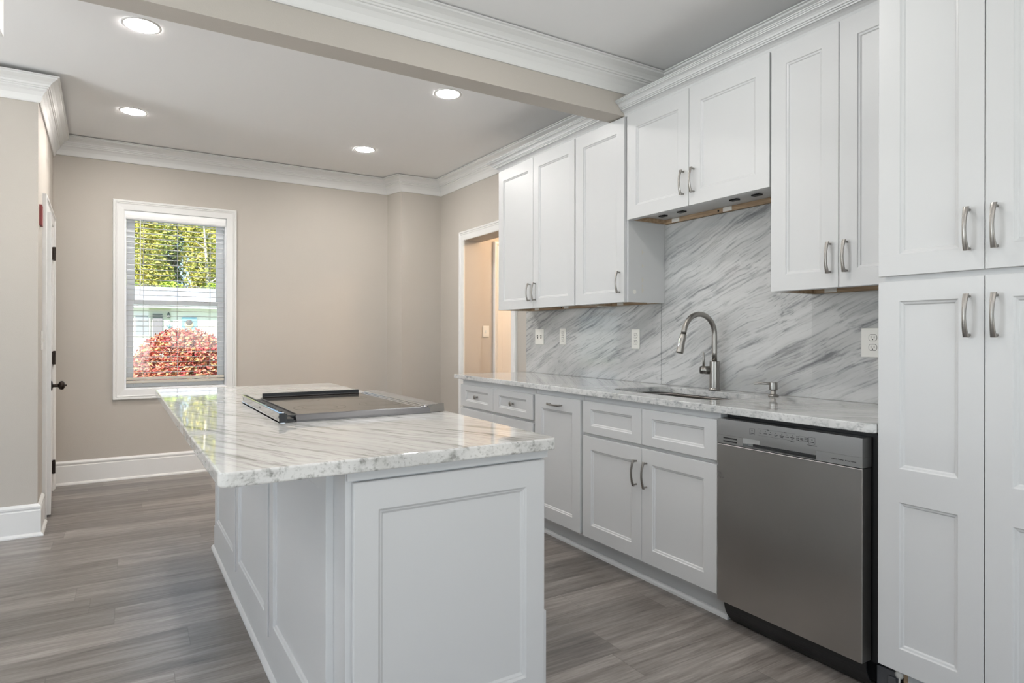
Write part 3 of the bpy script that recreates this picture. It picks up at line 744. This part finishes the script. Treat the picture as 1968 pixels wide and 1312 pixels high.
def rrect(x0, x1, y0, y1, r, k=6):
    p = []
    for cx, cy, a0 in ((x1 - r, y1 - r, 0), (x0 + r, y1 - r, 90), (x0 + r, y0 + r, 180), (x1 - r, y0 + r, 270)):
        for i in range(k + 1): a = R(a0 + 90 * i / k); p.append((cx + r * math.cos(a), cy + r * math.sin(a)))
    return p
XCF = 2.052
SX0, SX1, SY0, SY1 = 2.19, 2.575, 1.90, 2.62
cpoly = [(XBK + .003, 1.124), (XBK + .003, 4.235), (XCF + .02, 4.235), (XCF + .006, 4.229), (XCF, 4.215), (XCF, 1.146), (XCF + .008, 1.130), (XCF + .02, 1.124)]
m = slab_poly(cpoly, .876, .907, rrect(SX0, SX1, SY0, SY1, .10))
ct = tag(m.build('countertop', MARBLE_CTR, org=(2.37, 2.68, .876), bevel=.004, seg=3), 'long grey and white marble countertop along the wall, with the sink cut into it', 'countertop')
sk = thing('sink', (2.38, 2.26, .876), 'undermount stainless steel sink set into the long wall counter', 'sink')
def loft(mb, rings):
    k = len(rings[0]); vs = [v for r in rings for v in r]
    return mb.add(vs, [(i * k + j, i * k + (j + 1) % k, (i + 1) * k + (j + 1) % k, (i + 1) * k + j) for i in range(len(rings) - 1) for j in range(k)] + [tuple((len(rings) - 1) * k + j for j in range(k))])
m = MB(); rg = []
for g, z, r in ((.010, .8752, .11), (-.004, .8752, .10), (-.008, .868, .095), (-.012, .70, .085), (-.03, .675, .07), (-.05, .672, .05)):
    rg.append([(x, y, z) for x, y in rrect(SX0 - g, SX1 + g, SY0 - g, SY1 + g, r)])
loft(m, rg); m.build('basin', plain('sink_steel', (.20, .19, .18), .3, 1), sk, smooth=True)
m = MB(); m.lathe((2.40, 2.26, .6725), (0, 0, 1), [(.0001, 0), (.055, 0), (.055, .003), (.042, .002), (.040, .0005), (.0001, .0008)], 28); m.build('drain', CHROME, sk, smooth=True)
for y0, y1, z1, lab in ((2.716, 4.205, 1.3855, 'grey streaked marble backsplash slab on the far side of the seam, holding the light switches'),
                        (1.124, 2.713, 1.8455, 'taller grey streaked marble backsplash slab behind the sink faucet')):
    m = MB()
    if z1 > 1.5: m.prism([(2.684, 1.124), (2.699, 1.124), (2.699, 1.750), (2.684, 1.750)], .9078, 1.3855); m.prism([(2.684, 1.7503), (2.699, 1.7503), (2.699, y1), (2.684, y1)], .9078, z1)
    else: m.box(2.684, 2.699, y0, y1, .9078, z1)
    tag(m.build('marble_backsplash', MARBLE_WALL, org=(2.69, 2.0, 1.2)), lab, 'backsplash')
# behind the raised cabinet the wall between z 1.85 and 2.44 is hidden

# faucet
FX, FY, FZ = 2.628, 2.268, .907
fc = thing('faucet', (FX, FY, FZ), 'tall brushed nickel gooseneck faucet behind the sink', 'faucet')
m = MB(); m.lathe((FX, FY, FZ + .0003), (0, 0, 1), [(.0001, 0), (.031, 0), (.031, .006), (.027, .010), (.0255, .012), (.0255, .150), (.024, .153), (.0001, .153)], 32)
m.build('base', STEEL, fc, smooth=True)
# neck arch lies in a vertical plane turned towards +y / -x
hd_ = Vector((-.215, .012, 0)); rr = hd_.length / 2; hd_.normalize()
m = MB(); pts = [(FX, FY, FZ + .145), (FX, FY, FZ + .20), (FX, FY, FZ + .25)]
ztop = FZ + .292
for i in range(0, 19):
    a = PI * i / 18 * 0.94; pts.append((FX + hd_.x * (rr - rr * math.cos(a)), FY + hd_.y * (rr - rr * math.cos(a)), ztop + rr * math.sin(a)))
e = Vector(pts[-1]); dn = (Vector(pts[-1]) - Vector(pts[-2])).normalized()
pts.append(tuple(e + dn * .02))
m.tube(pts, .0135, 20); m.build('neck', STEEL, fc, smooth=True)
m = MB(); s = e + dn * .018
m.tube([s, s + dn * .004, s + dn * .045, s + dn * .095, s + dn * .100], [.0150, .0165, .0165, .0185, .0165], 24); m.build('spray_head', STEEL, fc, smooth=True)
m = MB(); cdir = (hd_ + Vector((0, 0, .0))).normalized(); bp_ = s + dn * .045 + cdir * .016
m.tube([bp_ - dn * .022, bp_ + dn * .022], .006, 10); m.build('spray_button', CHROME, fc, smooth=True)
m = MB(); hdir = Vector((-.45, .89, 0)).normalized(); hb = Vector((FX, FY, FZ + .105))
m.tube([hb + hdir * .02, hb + hdir * .052, hb + hdir * .053, hb + hdir * .057, hb + hdir * .058, hb + hdir * .074], [.0215, .0215, .0195, .0195, .0215, .0205], 28); m.build('valve_body', STEEL, fc, smooth=True)
m = MB(); lb = hb + hdir * .058; m.tube([lb + Vector((0, 0, .015)), lb + Vector((0, 0, .06)), lb + Vector((0, 0, .095))], [.0065, .0055, .0042], 12); m.build('lever', STEEL, fc, smooth=True)
# soap dispenser
sx, sy = 2.610, 1.900
sp = thing('soap_dispenser', (sx, sy, FZ), 'small brushed nickel soap pump on the counter, right of the faucet', 'soap dispenser')
m = MB(); m.lathe((sx, sy, FZ + .0003), (0, 0, 1), [(.0001, 0), (.024, 0), (.024, .004), (.018, .009), (.013, .011), (.013, .030), (.0001, .030)], 28); m.build('base', STEEL, sp, smooth=True)
m = MB(); m.lathe((sx, sy, FZ + .030), (0, 0, 1), [(.0001, 0), (.0185, 0), (.019, .003), (.019, .035), (.017, .037), (.0001, .037)], 28); m.build('pump_head', STEEL, sp, smooth=True)
m = MB(); d0 = Vector((-.55, .83, 0)).normalized(); b0 = Vector((sx, sy, FZ + .060)); m.tube([b0 + d0 * .015, b0 + d0 * .06, b0 + d0 * .085 - Vector((0, 0, .004))], [.0065, .006, .004], 12); m.build('spout', STEEL, sp, smooth=True)

# wall plates on the backsplash
def plate(yc, zc_, w, h, kind, label, cat):
    t = thing('outlet' if kind == 'outlet' else 'light_switch', (2.684, yc, zc_), label, cat)
    m = MB(); m.box(2.6785, 2.6838, yc - w / 2, yc + w / 2, zc_ - h / 2, zc_ + h / 2); m.build('plate', PLATE, t, bevel=.002)
    if kind == 'outlet':
        for s in (-1, 1):
            z = zc_ + s * .0205; K = 20
            prof = [(.0165 * math.cos(2 * PI * j / K), max(-.0125, min(.0125, .0165 * math.sin(2 * PI * j / K)))) for j in range(K)]
            m = MB(); m.extr(prof, lambda p: (2.6788, yc + p[0], z + p[1]), lambda p: (2.6768, yc + p[0], z + p[1])); so = m.build('socket', PLATE, t)
            m = MB(); m.box(2.6764, 2.6769, yc + .0055, yc + .0080, z - .002, z + .0075); m.box(2.6764, 2.6769, yc - .0080, yc - .0055, z - .002, z + .0065); m.lathe((2.6769, yc, z - .0075), (-1, 0, 0), [(.0001, 0), (.0026, 0), (.0026, .0006), (.0001, .0006)], 10); m.build('slots', SLOT, so)
            m = MB(); m.extr([(a * 1.10, b * 1.13) for a, b in prof], lambda p: (2.6784, yc + p[0], z + p[1]), lambda p: (2.6781, yc + p[0], z + p[1])); m.build('socket_gap', SLOT, so)
        m = MB(); m.lathe((2.6786, yc, zc_), (-1, 0, 0), [(.0001, 0), (.0025, 0), (.0025, .0008), (.0001, .001)], 10); m.build('screw', PLATE, t)
    else:
        for s in (-1, 1):
            y = yc + s * .023
            MB().box(2.6775, 2.6787, y - .006, y + .006, zc_ - .013, zc_ + .013).build('toggle_slot', SLOT, t)
            m = MB(); m.extr([(0, -.004), (0, .006), (-.011, .013), (-.012, .009)], lambda p: (2.6778 + p[0], y - .0045, zc_ + p[1]), lambda p: (2.6778 + p[0], y + .0045, zc_ + p[1])); m.build('toggle', PLATE, t)
    return t
plate(4.010, 1.186, .118, .118, 'switch', 'white double switch plate on the backsplash, beside the doorway', 'light switch')
plate(3.705, 1.188, .073, .118, 'outlet', 'white outlet on the backsplash nearest the double switch plate', 'outlet')
plate(2.932, 1.174, .073, .122, 'outlet', 'white outlet on the backsplash midway, just left of the marble seam', 'outlet')
plate(1.470, 1.166, .100, .124, 'outlet', 'white outlet on the backsplash beside the tall pantry cabinet', 'outlet')

# ------------------------------------------------------------------ island (turned by one degree)
AI = R(1.0)
ic = (.75, 2.66, 0)                                     # island frame coordinates of the root
def I2W(n, m_): return (n * math.cos(AI) - m_ * math.sin(AI), n * math.sin(AI) + m_ * math.cos(AI))
wx, wy = I2W(ic[0], ic[1])
isl = thing('kitchen_island', (wx, wy, 0), 'white panelled kitchen island base with overhanging marble top', 'kitchen island', rotz=AI, org=ic)
N0, N1, M0, M1 = .462, 1.036, 1.478, 3.83
ZI = .866
m = MB(); m.box(N0, N1, M0 + .002, M1, 0.002, ZI); m.build('cabinet_box', WHITE, isl)
# front (camera) end : face frame and applied shaker panel with chamfered edge
m = MB(); panel_slab(m, N1 - .003 - (N0 + .014), .838 - .16, .018, [(.064, N1 - N0 - .017 - .064, .075, .838 - .16 - .072)], lambda u, v, w: (N0 + .014 + u, M0 + .001 - w, .16 + v), STEP)
weld(m.build('end_panel', WHITE, isl, bevel=.0025, seg=1))
m = MB(); m.box(N0 + .002, N1 - .004, M0 - .007, M0 + .0015, .842, ZI); m.box(N1 - .0035, N1 + .014, M0 - .006, M0 + .05, .842, ZI); m.build('top_rail', WHITE, isl)
m = MB(); m.box(N0 + .002, N1 + .01, M0 - .010, M0 + .0015, .0, .155); m.build('end_kick_board', WHITE, isl)
# long side panels facing the left
for i, (a0, a1) in enumerate(((1.578, 2.270), (2.300, 2.985), (3.014, 3.690))):
    zb, zt = .138, .862
    m = MB(); panel_slab(m, a1 - a0, zt - zb, .020, [(.062, a1 - a0 - .062, .070, zt - zb - .065)], lambda u, v, w: (N0 + .001 - w, a0 + u, zb + v), STEP)
    weld(m.build('side_panel', WHITE, isl, bevel=.0012, seg=1))
m = MB(); m.box(N0 - .006, N0 + .001, M0 + .03, M1, .02, .134); m.extr([(0, 0), (.018, 0), (.017, .008), (.012, .016), (.005, .020), (0, .021)], lambda p: (N0 - .0065 - p[0] + .006, M0 + .01, p[1]), lambda p: (N0 - .0065 - p[0] + .006, M1 + .03, p[1]))
m.build('base_molding', WHITE, isl)
m = MB(); m.box(N1 + .001, N1 + .013, M0 - .002, 3.80, .10, .398); m.build('aisle_side_panel', WHITE, isl)
# doors towards the aisle
for a0, a1 in ((1.50, 2.05), (2.06, 3.05), (3.06, 3.80)):
    m = MB(); panel_slab(m, a1 - a0 - .004, .44, .016, [(.06, a1 - a0 - .064, .06, .38)], lambda u, v, w: (N1 + w + .0005, a0 + u + .03, .415 + v), STEP); 
    weld(m.build('aisle_door', WHITE, isl))
# island top
ict = thing('island_countertop', (wx, wy, ZI), 'white and grey marble island countertop with an overhang on its left', 'countertop', rotz=AI, org=(ic[0], ic[1], ZI))
def rcorner(cx, cy, r, a0): return [(cx + r * math.cos(R(a0 + 90 * i / 6)), cy + r * math.sin(R(a0 + 90 * i / 6))) for i in range(7)]
tp = rcorner(.180 + .024, 1.440 + .024, .024, 180) + rcorner(1.066 - .024, 1.440 + .024, .024, 270) + [(1.112, 3.868), (.170, 3.872)]
m = slab_poly(tp, ZI + .0005, .9005); m.build('slab', MARBLE_ISL, ict, bevel=.005, seg=3)

# cooktop
ZT = .9008
cz = (.76, 2.52, ZT)
cx_, cy_ = I2W(cz[0], cz[1])
ck = thing('cooktop', (cx_, cy_, ZT), 'black glass slide-in cooktop with steel rails lying in the island countertop', 'cooktop', rotz=AI, org=cz)
ca, cb = 2.165, 2.870
m = MB(); m.box(.520, .985, ca + .020, cb - .012, ZT + .016, ZT + .0225); m.build('glass_surface', plain('cooktop_glass', (.035, .027, .021), .09, spec=.8), ck, bevel=.001)
m = MB(); m.box(.500, .990, ca + .030, cb - .010, ZT, ZT + .0158); m.build('burner_box', BLACK, ck)
RINGM = plain('burner_ring_grey', (.10, .085, .07), .25)
for i, (n_, m_, r_) in enumerate(((.645, 2.66, .072), (.640, 2.36, .095), (.860, 2.66, .062), (.880, 2.38, .080))):
    K = 48; m = MB(); z = ZT + .0227
    for q0, q1 in ((r_, r_ - .0016), (r_ * .68, r_ * .68 - .0012)):
        vs = [(n_ + q * math.cos(2 * PI * j / K), m_ + q * math.sin(2 * PI * j / K), z) for q in (q0, q1) for j in range(K)]
        m.add(vs, [(j, (j + 1) % K, K + (j + 1) % K, K + j) for j in range(K)])
    m.build('burner_ring', RINGM, ck)
# near skirt, curved and dark
m = MB(); pr = [(0, .0225), (.004, .0235), (.012, .020), (.022, .006), (.028, .0012), (.028, .0002), (.020, .003), (.008, .014), (0, .018)]
m.extr([(ca + .020 - p, h) for p, h in pr], lambda p: (.508 + (ca + .02 - p[0]) * .0, p[0], ZT + p[1]), lambda p: (1.000, p[0], ZT + p[1])); m.build('near_trim', plain('trim_grey_metal', (.16, .16, .165), .38, .9), ck)
m = MB(); m.box(.530, .955, cb - .012, cb, ZT + .016, ZT + .040); m.box(.535, .950, cb - .030, cb - .013, ZT + .0228, ZT + .027); m.build('far_trim', BLACK, ck, bevel=.003)
# rear rail (towards the seating side) with holes and notches
m = MB(); m.extr([(0, 0), (.004, 0), (.004, .003), (.006, .005), (.006, .028), (.004, .031), (.010, .034), (.016, .034), (.016, .031), (.010, .030), (.008, .026), (.008, .004), (.018, .003), (.018, 0), (.030, 0)][:14],
       lambda p: (.452 + p[0], ca - .005, ZT + p[1]), lambda p: (.452 + p[0], cb + .045, ZT + p[1])); m.build('rear_rail', CHROME, ck)
m = MB()
for y in (ca + .03, ca + .36, cb + .02): m.lathe((.4580, y, ZT + .017), (-1, 0, 0), [(.0001, -.001), (.0045, -.001), (.0045, .0006), (.0001, .0006)], 12)
m.box(.4515, .4705, ca - .0068, ca - .0052, ZT + .001, ZT + .033); m.build('rail_holes', BLACK, ck)
for i in range(15): yy = ca + .03 + i * .048; MB().box(.4605, .470, yy, yy + .026, ZT + .0335, ZT + .0355).build('rail_notch', BLACK, ck)
m = MB(); m.box(.4705, .500, ca + .002, cb - .01, ZT + .0005, ZT + .012); m.box(.471, .508, ca - .003, ca + .010, ZT + .020, ZT + .025); m.box(.4705, .478, ca - .004, ca + .008, ZT, ZT + .030); m.box(.478, .506, ca - .002, ca + .006, ZT + .001, ZT + .006); m.build('rail_bracket', DARK, ck)
# front rail (towards the aisle) and sloped control lip
m = MB()
for n_, h in ((.962, .0235), (.975, .026), (.988, .0285)): m.box(n_ - .005, n_ + .005, ca + .012, cb, ZT + .012, ZT + h)
m.build('front_rail', CHROME, ck, bevel=.0015)
m = MB(); m.extr([(.995, .026), (1.000, .030), (1.052, .030), (1.060, .024), (1.062, .004), (1.056, .004), (1.050, .020), (.998, .020)], lambda p: (p[0], ca + .010, ZT + p[1]), lambda p: (p[0], cb + .02, ZT + p[1])); m.build('control_lip', plain('lip_taupe', (.30, .285, .27), .3, .6), ck)
m = MB(); m.extr([(.990, .0), (.998, .022), (1.045, .034), (1.060, .032), (1.063, .002)], lambda p: (p[0], ca + .0095, ZT + p[1] + .0002), lambda p: (p[0], ca + .006, ZT + p[1] + .0002)); m.build('end_cap', STEEL, ck)

# ------------------------------------------------------------------ outside, seen through the window
LAWN = leaves('lawn_green', [(.20, .33, .07), (.30, .45, .10)])
m = MB()
gx = [(-14 + i * 2.5) for i in range(15)]; gy = [6.6, 8, 10, 12, 15, 18, 22, 26, 30, 36, 44, 54]
def gz(x, y): return -.05 + .008 * (y - 6) + .06 * math.sin(x * .9) * math.sin(y * .4)
vs = [(x, y, gz(x, y)) for y in gy for x in gx]; n = len(gx)
m.add(vs, [(j * n + i, j * n + i + 1, (j + 1) * n + i + 1, (j + 1) * n + i) for j in range(len(gy) - 1) for i in range(n - 1)])
g = MB(); g.v = m.v; g.f = m.f
tag(g.build('lawn', plain('lawn_green_ground', (.17, .25, .08), .9, vary=.35)), 'green lawn outside the window', 'lawn', kind='structure')
ho_ = thing('neighbour_house', (2.0, 31, 0), 'white house with grey shingle roof beyond the red bush, seen through the window', 'house')
SIDING = plain('white_siding', (.86, .81, .79), .6)
m = MB(); m.box(-6, 12, 30, 35, -.1, 2.50); m.build('wall', SIDING, ho_)
m = MB(); m.add([(-6.5, 29.5, 2.45), (12.5, 29.5, 2.45), (12.5, 34.2, 3.52), (-6.5, 34.2, 3.52), (-6.5, 29.5, 2.33), (12.5, 29.5, 2.33), (12.5, 34.2, 3.40), (-6.5, 34.2, 3.40)], [(0, 1, 2, 3), (4, 5, 6, 7), (0, 1, 5, 4), (3, 2, 6, 7), (0, 3, 7, 4), (1, 2, 6, 5)])
m.build('roof', plain('shingle_grey', (.36, .38, .42), .85, vary=.3, bump=.4, bscale=9), ho_)
fr_ = MB().box(.02, .62, 29.93, 30.0, 1.15, 2.08).build('window_frame', SIDING, ho_)
MB().box(.09, .55, 29.90, 29.94, 1.22, 2.02).build('window_pane', plain('far_window_grey', (.20, .21, .24), .3), fr_)
MB().box(.70, 1.06, 29.93, 30.0, 1.12, 2.10).build('shutter', plain('shutter_grey', (.22, .21, .24), .7), ho_)
def star(cx, cz, r, y):
    m = MB(); p = []
    for i in range(10): a = PI / 2 + i * PI / 5; q = r if i % 2 == 0 else r * .40; p.append((cx + q * math.cos(a), cz + q * math.sin(a)))
    vs = [(x, y, z) for x, z in p] + [(cx, y - .05, cz), (cx, y + .02, cz)]
    return m.add(vs, [(i, (i + 1) % 10, 10) for i in range(10)] + [(i, (i + 1) % 10, 11) for i in range(10)])
tag(star(1.32, 1.58, .17, 29.93).build('wall_star', plain('star_blue', (.20, .36, .46), .6), org=(1.32, 29.95, 1.58)), 'blue five-pointed star hanging on the white house wall', 'wall ornament')
wl_ = thing('wall_lantern', (1.28, 29.93, 2.0), 'small dark lantern on the white house wall above the star', 'wall lamp')
m = MB(); m.lathe((1.28, 29.86, 1.92), (0, 0, 1), [(.03, 0), (.07, .05), (.07, .16), (.02, .24), (.0001, .27)], 8); m.build('lantern_body', plain('lantern_grey', (.16, .17, .18), .5), wl_); MB().box(1.26, 1.30, 29.86, 29.995, 2.06, 2.09).build('bracket', DARK, wl_)
bd = thing('blue_banner', (2.05, 29.9, 1.75), 'light blue square banner with a dark round shape, on the white house wall', 'banner')
MB().box(1.78, 2.34, 29.94, 29.99, 1.38, 1.98).build('cloth', plain('banner_blue', (.16, .42, .58), .7), bd)
m = MB(); m.lathe((2.05, 29.938, 1.66), (0, -1, 0), [(.0001, 0), (.17, 0), (.16, .02), (.0001, .03)], 24); m.build('round_shape', plain('banner_tan', (.50, .36, .22), .7), bd)
m = MB(); m.lathe((2.05, 29.93, 1.76), (0, -1, 0), [(.0001, 0), (.13, 0), (.11, .04), (.0001, .06)], 24); m.build('dark_shape', plain('banner_dark', (.08, .07, .07), .7), bd)

def leafcloud(mb, c, rad, n, s, rng, hollow=.45, flat=.9):
    for _ in range(n):
        while True:
            p = Vector((rng.uniform(-1, 1), rng.uniform(-1, 1), rng.uniform(-1, 1)))
            if hollow < p.length < 1: break
        q = Vector((c[0] + p.x * rad[0], c[1] + p.y * rad[1], c[2] + p.z * rad[2]))
        a = Vector((rng.gauss(0, 1), rng.gauss(0, 1), rng.gauss(0, 1))).normalized(); b = a.orthogonal().normalized(); k = s * rng.uniform(.6, 1.3)
        if q.z < -.04: continue
        mb.add([q - a * k, q + b * k * .55, q + a * k, q - b * k * .55], [(0, 1, 2, 3)])
# red bush
rng = random.Random(3)
bx = thing('red_bush', (.82, 13.0, 0), 'rounded bush with red autumn leaves right outside the window', 'bush')
m = MB(); 
for i in range(9):
    a = i * .7; m.tube([(.82, 13, 0), (.82 + .25 * math.cos(a), 13 + .25 * math.sin(a), .45), (.82 + .6 * math.cos(a), 13 + .6 * math.sin(a), .95)], [.03, .02, .008], 6)
m.build('stems', plain('bush_bark', (.10, .07, .05), .9), bx)
m = MB(); leafcloud(m, (.82, 13, .60), (.86, .75, .74), 9000, .040, rng, .62)
for i in range(16):
    a = rng.uniform(0, 2 * PI); leafcloud(m, (.82 + .62 * math.cos(a), 13 + .5 * math.sin(a), rng.uniform(.3, 1.05)), (.24, .24, .20), 240, .040, rng, .2)
m.build('foliage', leaves('red_leaves', [(.42, .05, .07), (.62, .13, .10), (.66, .26, .16), (.30, .05, .06), (.60, .42, .16), (.72, .20, .18)]), bx)
m = MB(); leafcloud(m, (.82, 13, .26), (.95, .85, .28), 1700, .045, rng, .3)
m.build('lower_foliage', leaves('olive_leaves', [(.20, .24, .06), (.48, .44, .14), (.55, .22, .14)]), bx)
# trees beyond the house
YG = leaves('yellow_green_leaves', [(.42, .44, .08), (.60, .56, .14), (.28, .36, .07), (.68, .52, .13), (.16, .24, .05)])
DG = leaves('dark_green_leaves', [(.05, .09, .03), (.10, .16, .05), (.20, .26, .08), (.36, .38, .10)])
LG = leaves('bright_green_leaves', [(.30, .44, .05), (.46, .56, .08), (.22, .36, .05)])
BARK = plain('pale_bark', (.58, .54, .46), .9, vary=.2); DBARK = plain('dark_bark', (.12, .10, .08), .9)
def tree(x, y, h, r, mat, bark, lab, seed, nleaf=5200, s=.13, low=1.5, lean=.3, tr=.16, back=0):
    rg = random.Random(seed); t = thing('tree', (x, y, 0), lab, 'tree', 'trees beyond the white house')
    m = MB(); m.tube([(x, y, 0), (x + lean * .4, y, h * .35), (x + lean * .7, y, h * .7), (x + lean, y, h * .95)], [tr, tr * .8, tr * .5, tr * .2], 10)
    for i in range(7):
        z = h * (.35 + .08 * i); a = rg.uniform(0, 2 * PI); m.tube([(x + lean * z / h, y, z), (x + lean * z / h + r * .6 * math.cos(a), y + r * .6 * math.sin(a), z + r * .4)], [tr * .35, tr * .1], 6)
    m.build('trunk', bark, t)
    m = MB(); K = 14
    for i in range(K):
        a = rg.uniform(0, 2 * PI); q = rg.uniform(.1, .75) * r; z = low + (h - low) * (i + .5) / K
        leafcloud(m, (x + q * math.cos(a) + lean * z / h, y + back + q * math.sin(a), z), (r * .62, r * .62, (h - low) * .13 + .25), nleaf // K, s, rg, .15)
    m.build('foliage', mat, t); return t
tree(4.15, 42, 8.5, 1.3, YG, BARK, 'pale-trunked yellow-green tree behind the right part of the house roof', 11, lean=-.5, low=3.0, nleaf=5200, tr=.17, s=.11, back=1.1)
tree(.35, 42, 9.0, 1.35, YG, DBARK, 'bushy yellow-green tree behind the left part of the house roof', 12, low=3.2, nleaf=6500, s=.11)
tree(2.1, 46.6, 10, 1.4, DG, DBARK, 'dark green tree filling the middle of the window view', 13, low=2, nleaf=6500)
tree(-1.9, 46.6, 10, 1.4, DG, DBARK, 'dark green tree at the left edge of the window view', 14, low=2, nleaf=5500)
tree(6.1, 46.6, 10, 1.4, DG, DBARK, 'dark green tree at the right edge of the window view', 15, low=2, nleaf=5500)
tree(5.2, 52.5, 13, 2.0, YG, DBARK, 'tall yellow-green tree rising behind the pale-trunked tree', 16, low=2.5, nleaf=8500)
tree(-.5, 52.5, 13, 2.0, YG, DBARK, 'tall yellow-green tree rising behind the bushy tree', 17, low=2.5, nleaf=8500)
for x, lab, sd_ in ((1.7, 'low bright green shrub showing over the house roof at left', 21), (3.65, 'low bright green shrub showing over the middle of the house roof', 22), (-.3, 'low bright green shrub at the left edge of the roof line', 23)):
    rg = random.Random(sd_); t = thing('shrub', (x, 37, 0), lab, 'shrub')
    m = MB(); m.tube([(x, 37, 0), (x + .1, 37, 1.5), (x, 37.1, 3.0)], [.09, .07, .03], 8); m.build('stem', DBARK, t)
    m = MB(); leafcloud(m, (x, 37, 2.9), (.95, .7, 1.15), 2600, .085, rg, .3); m.build('foliage', LG, t)
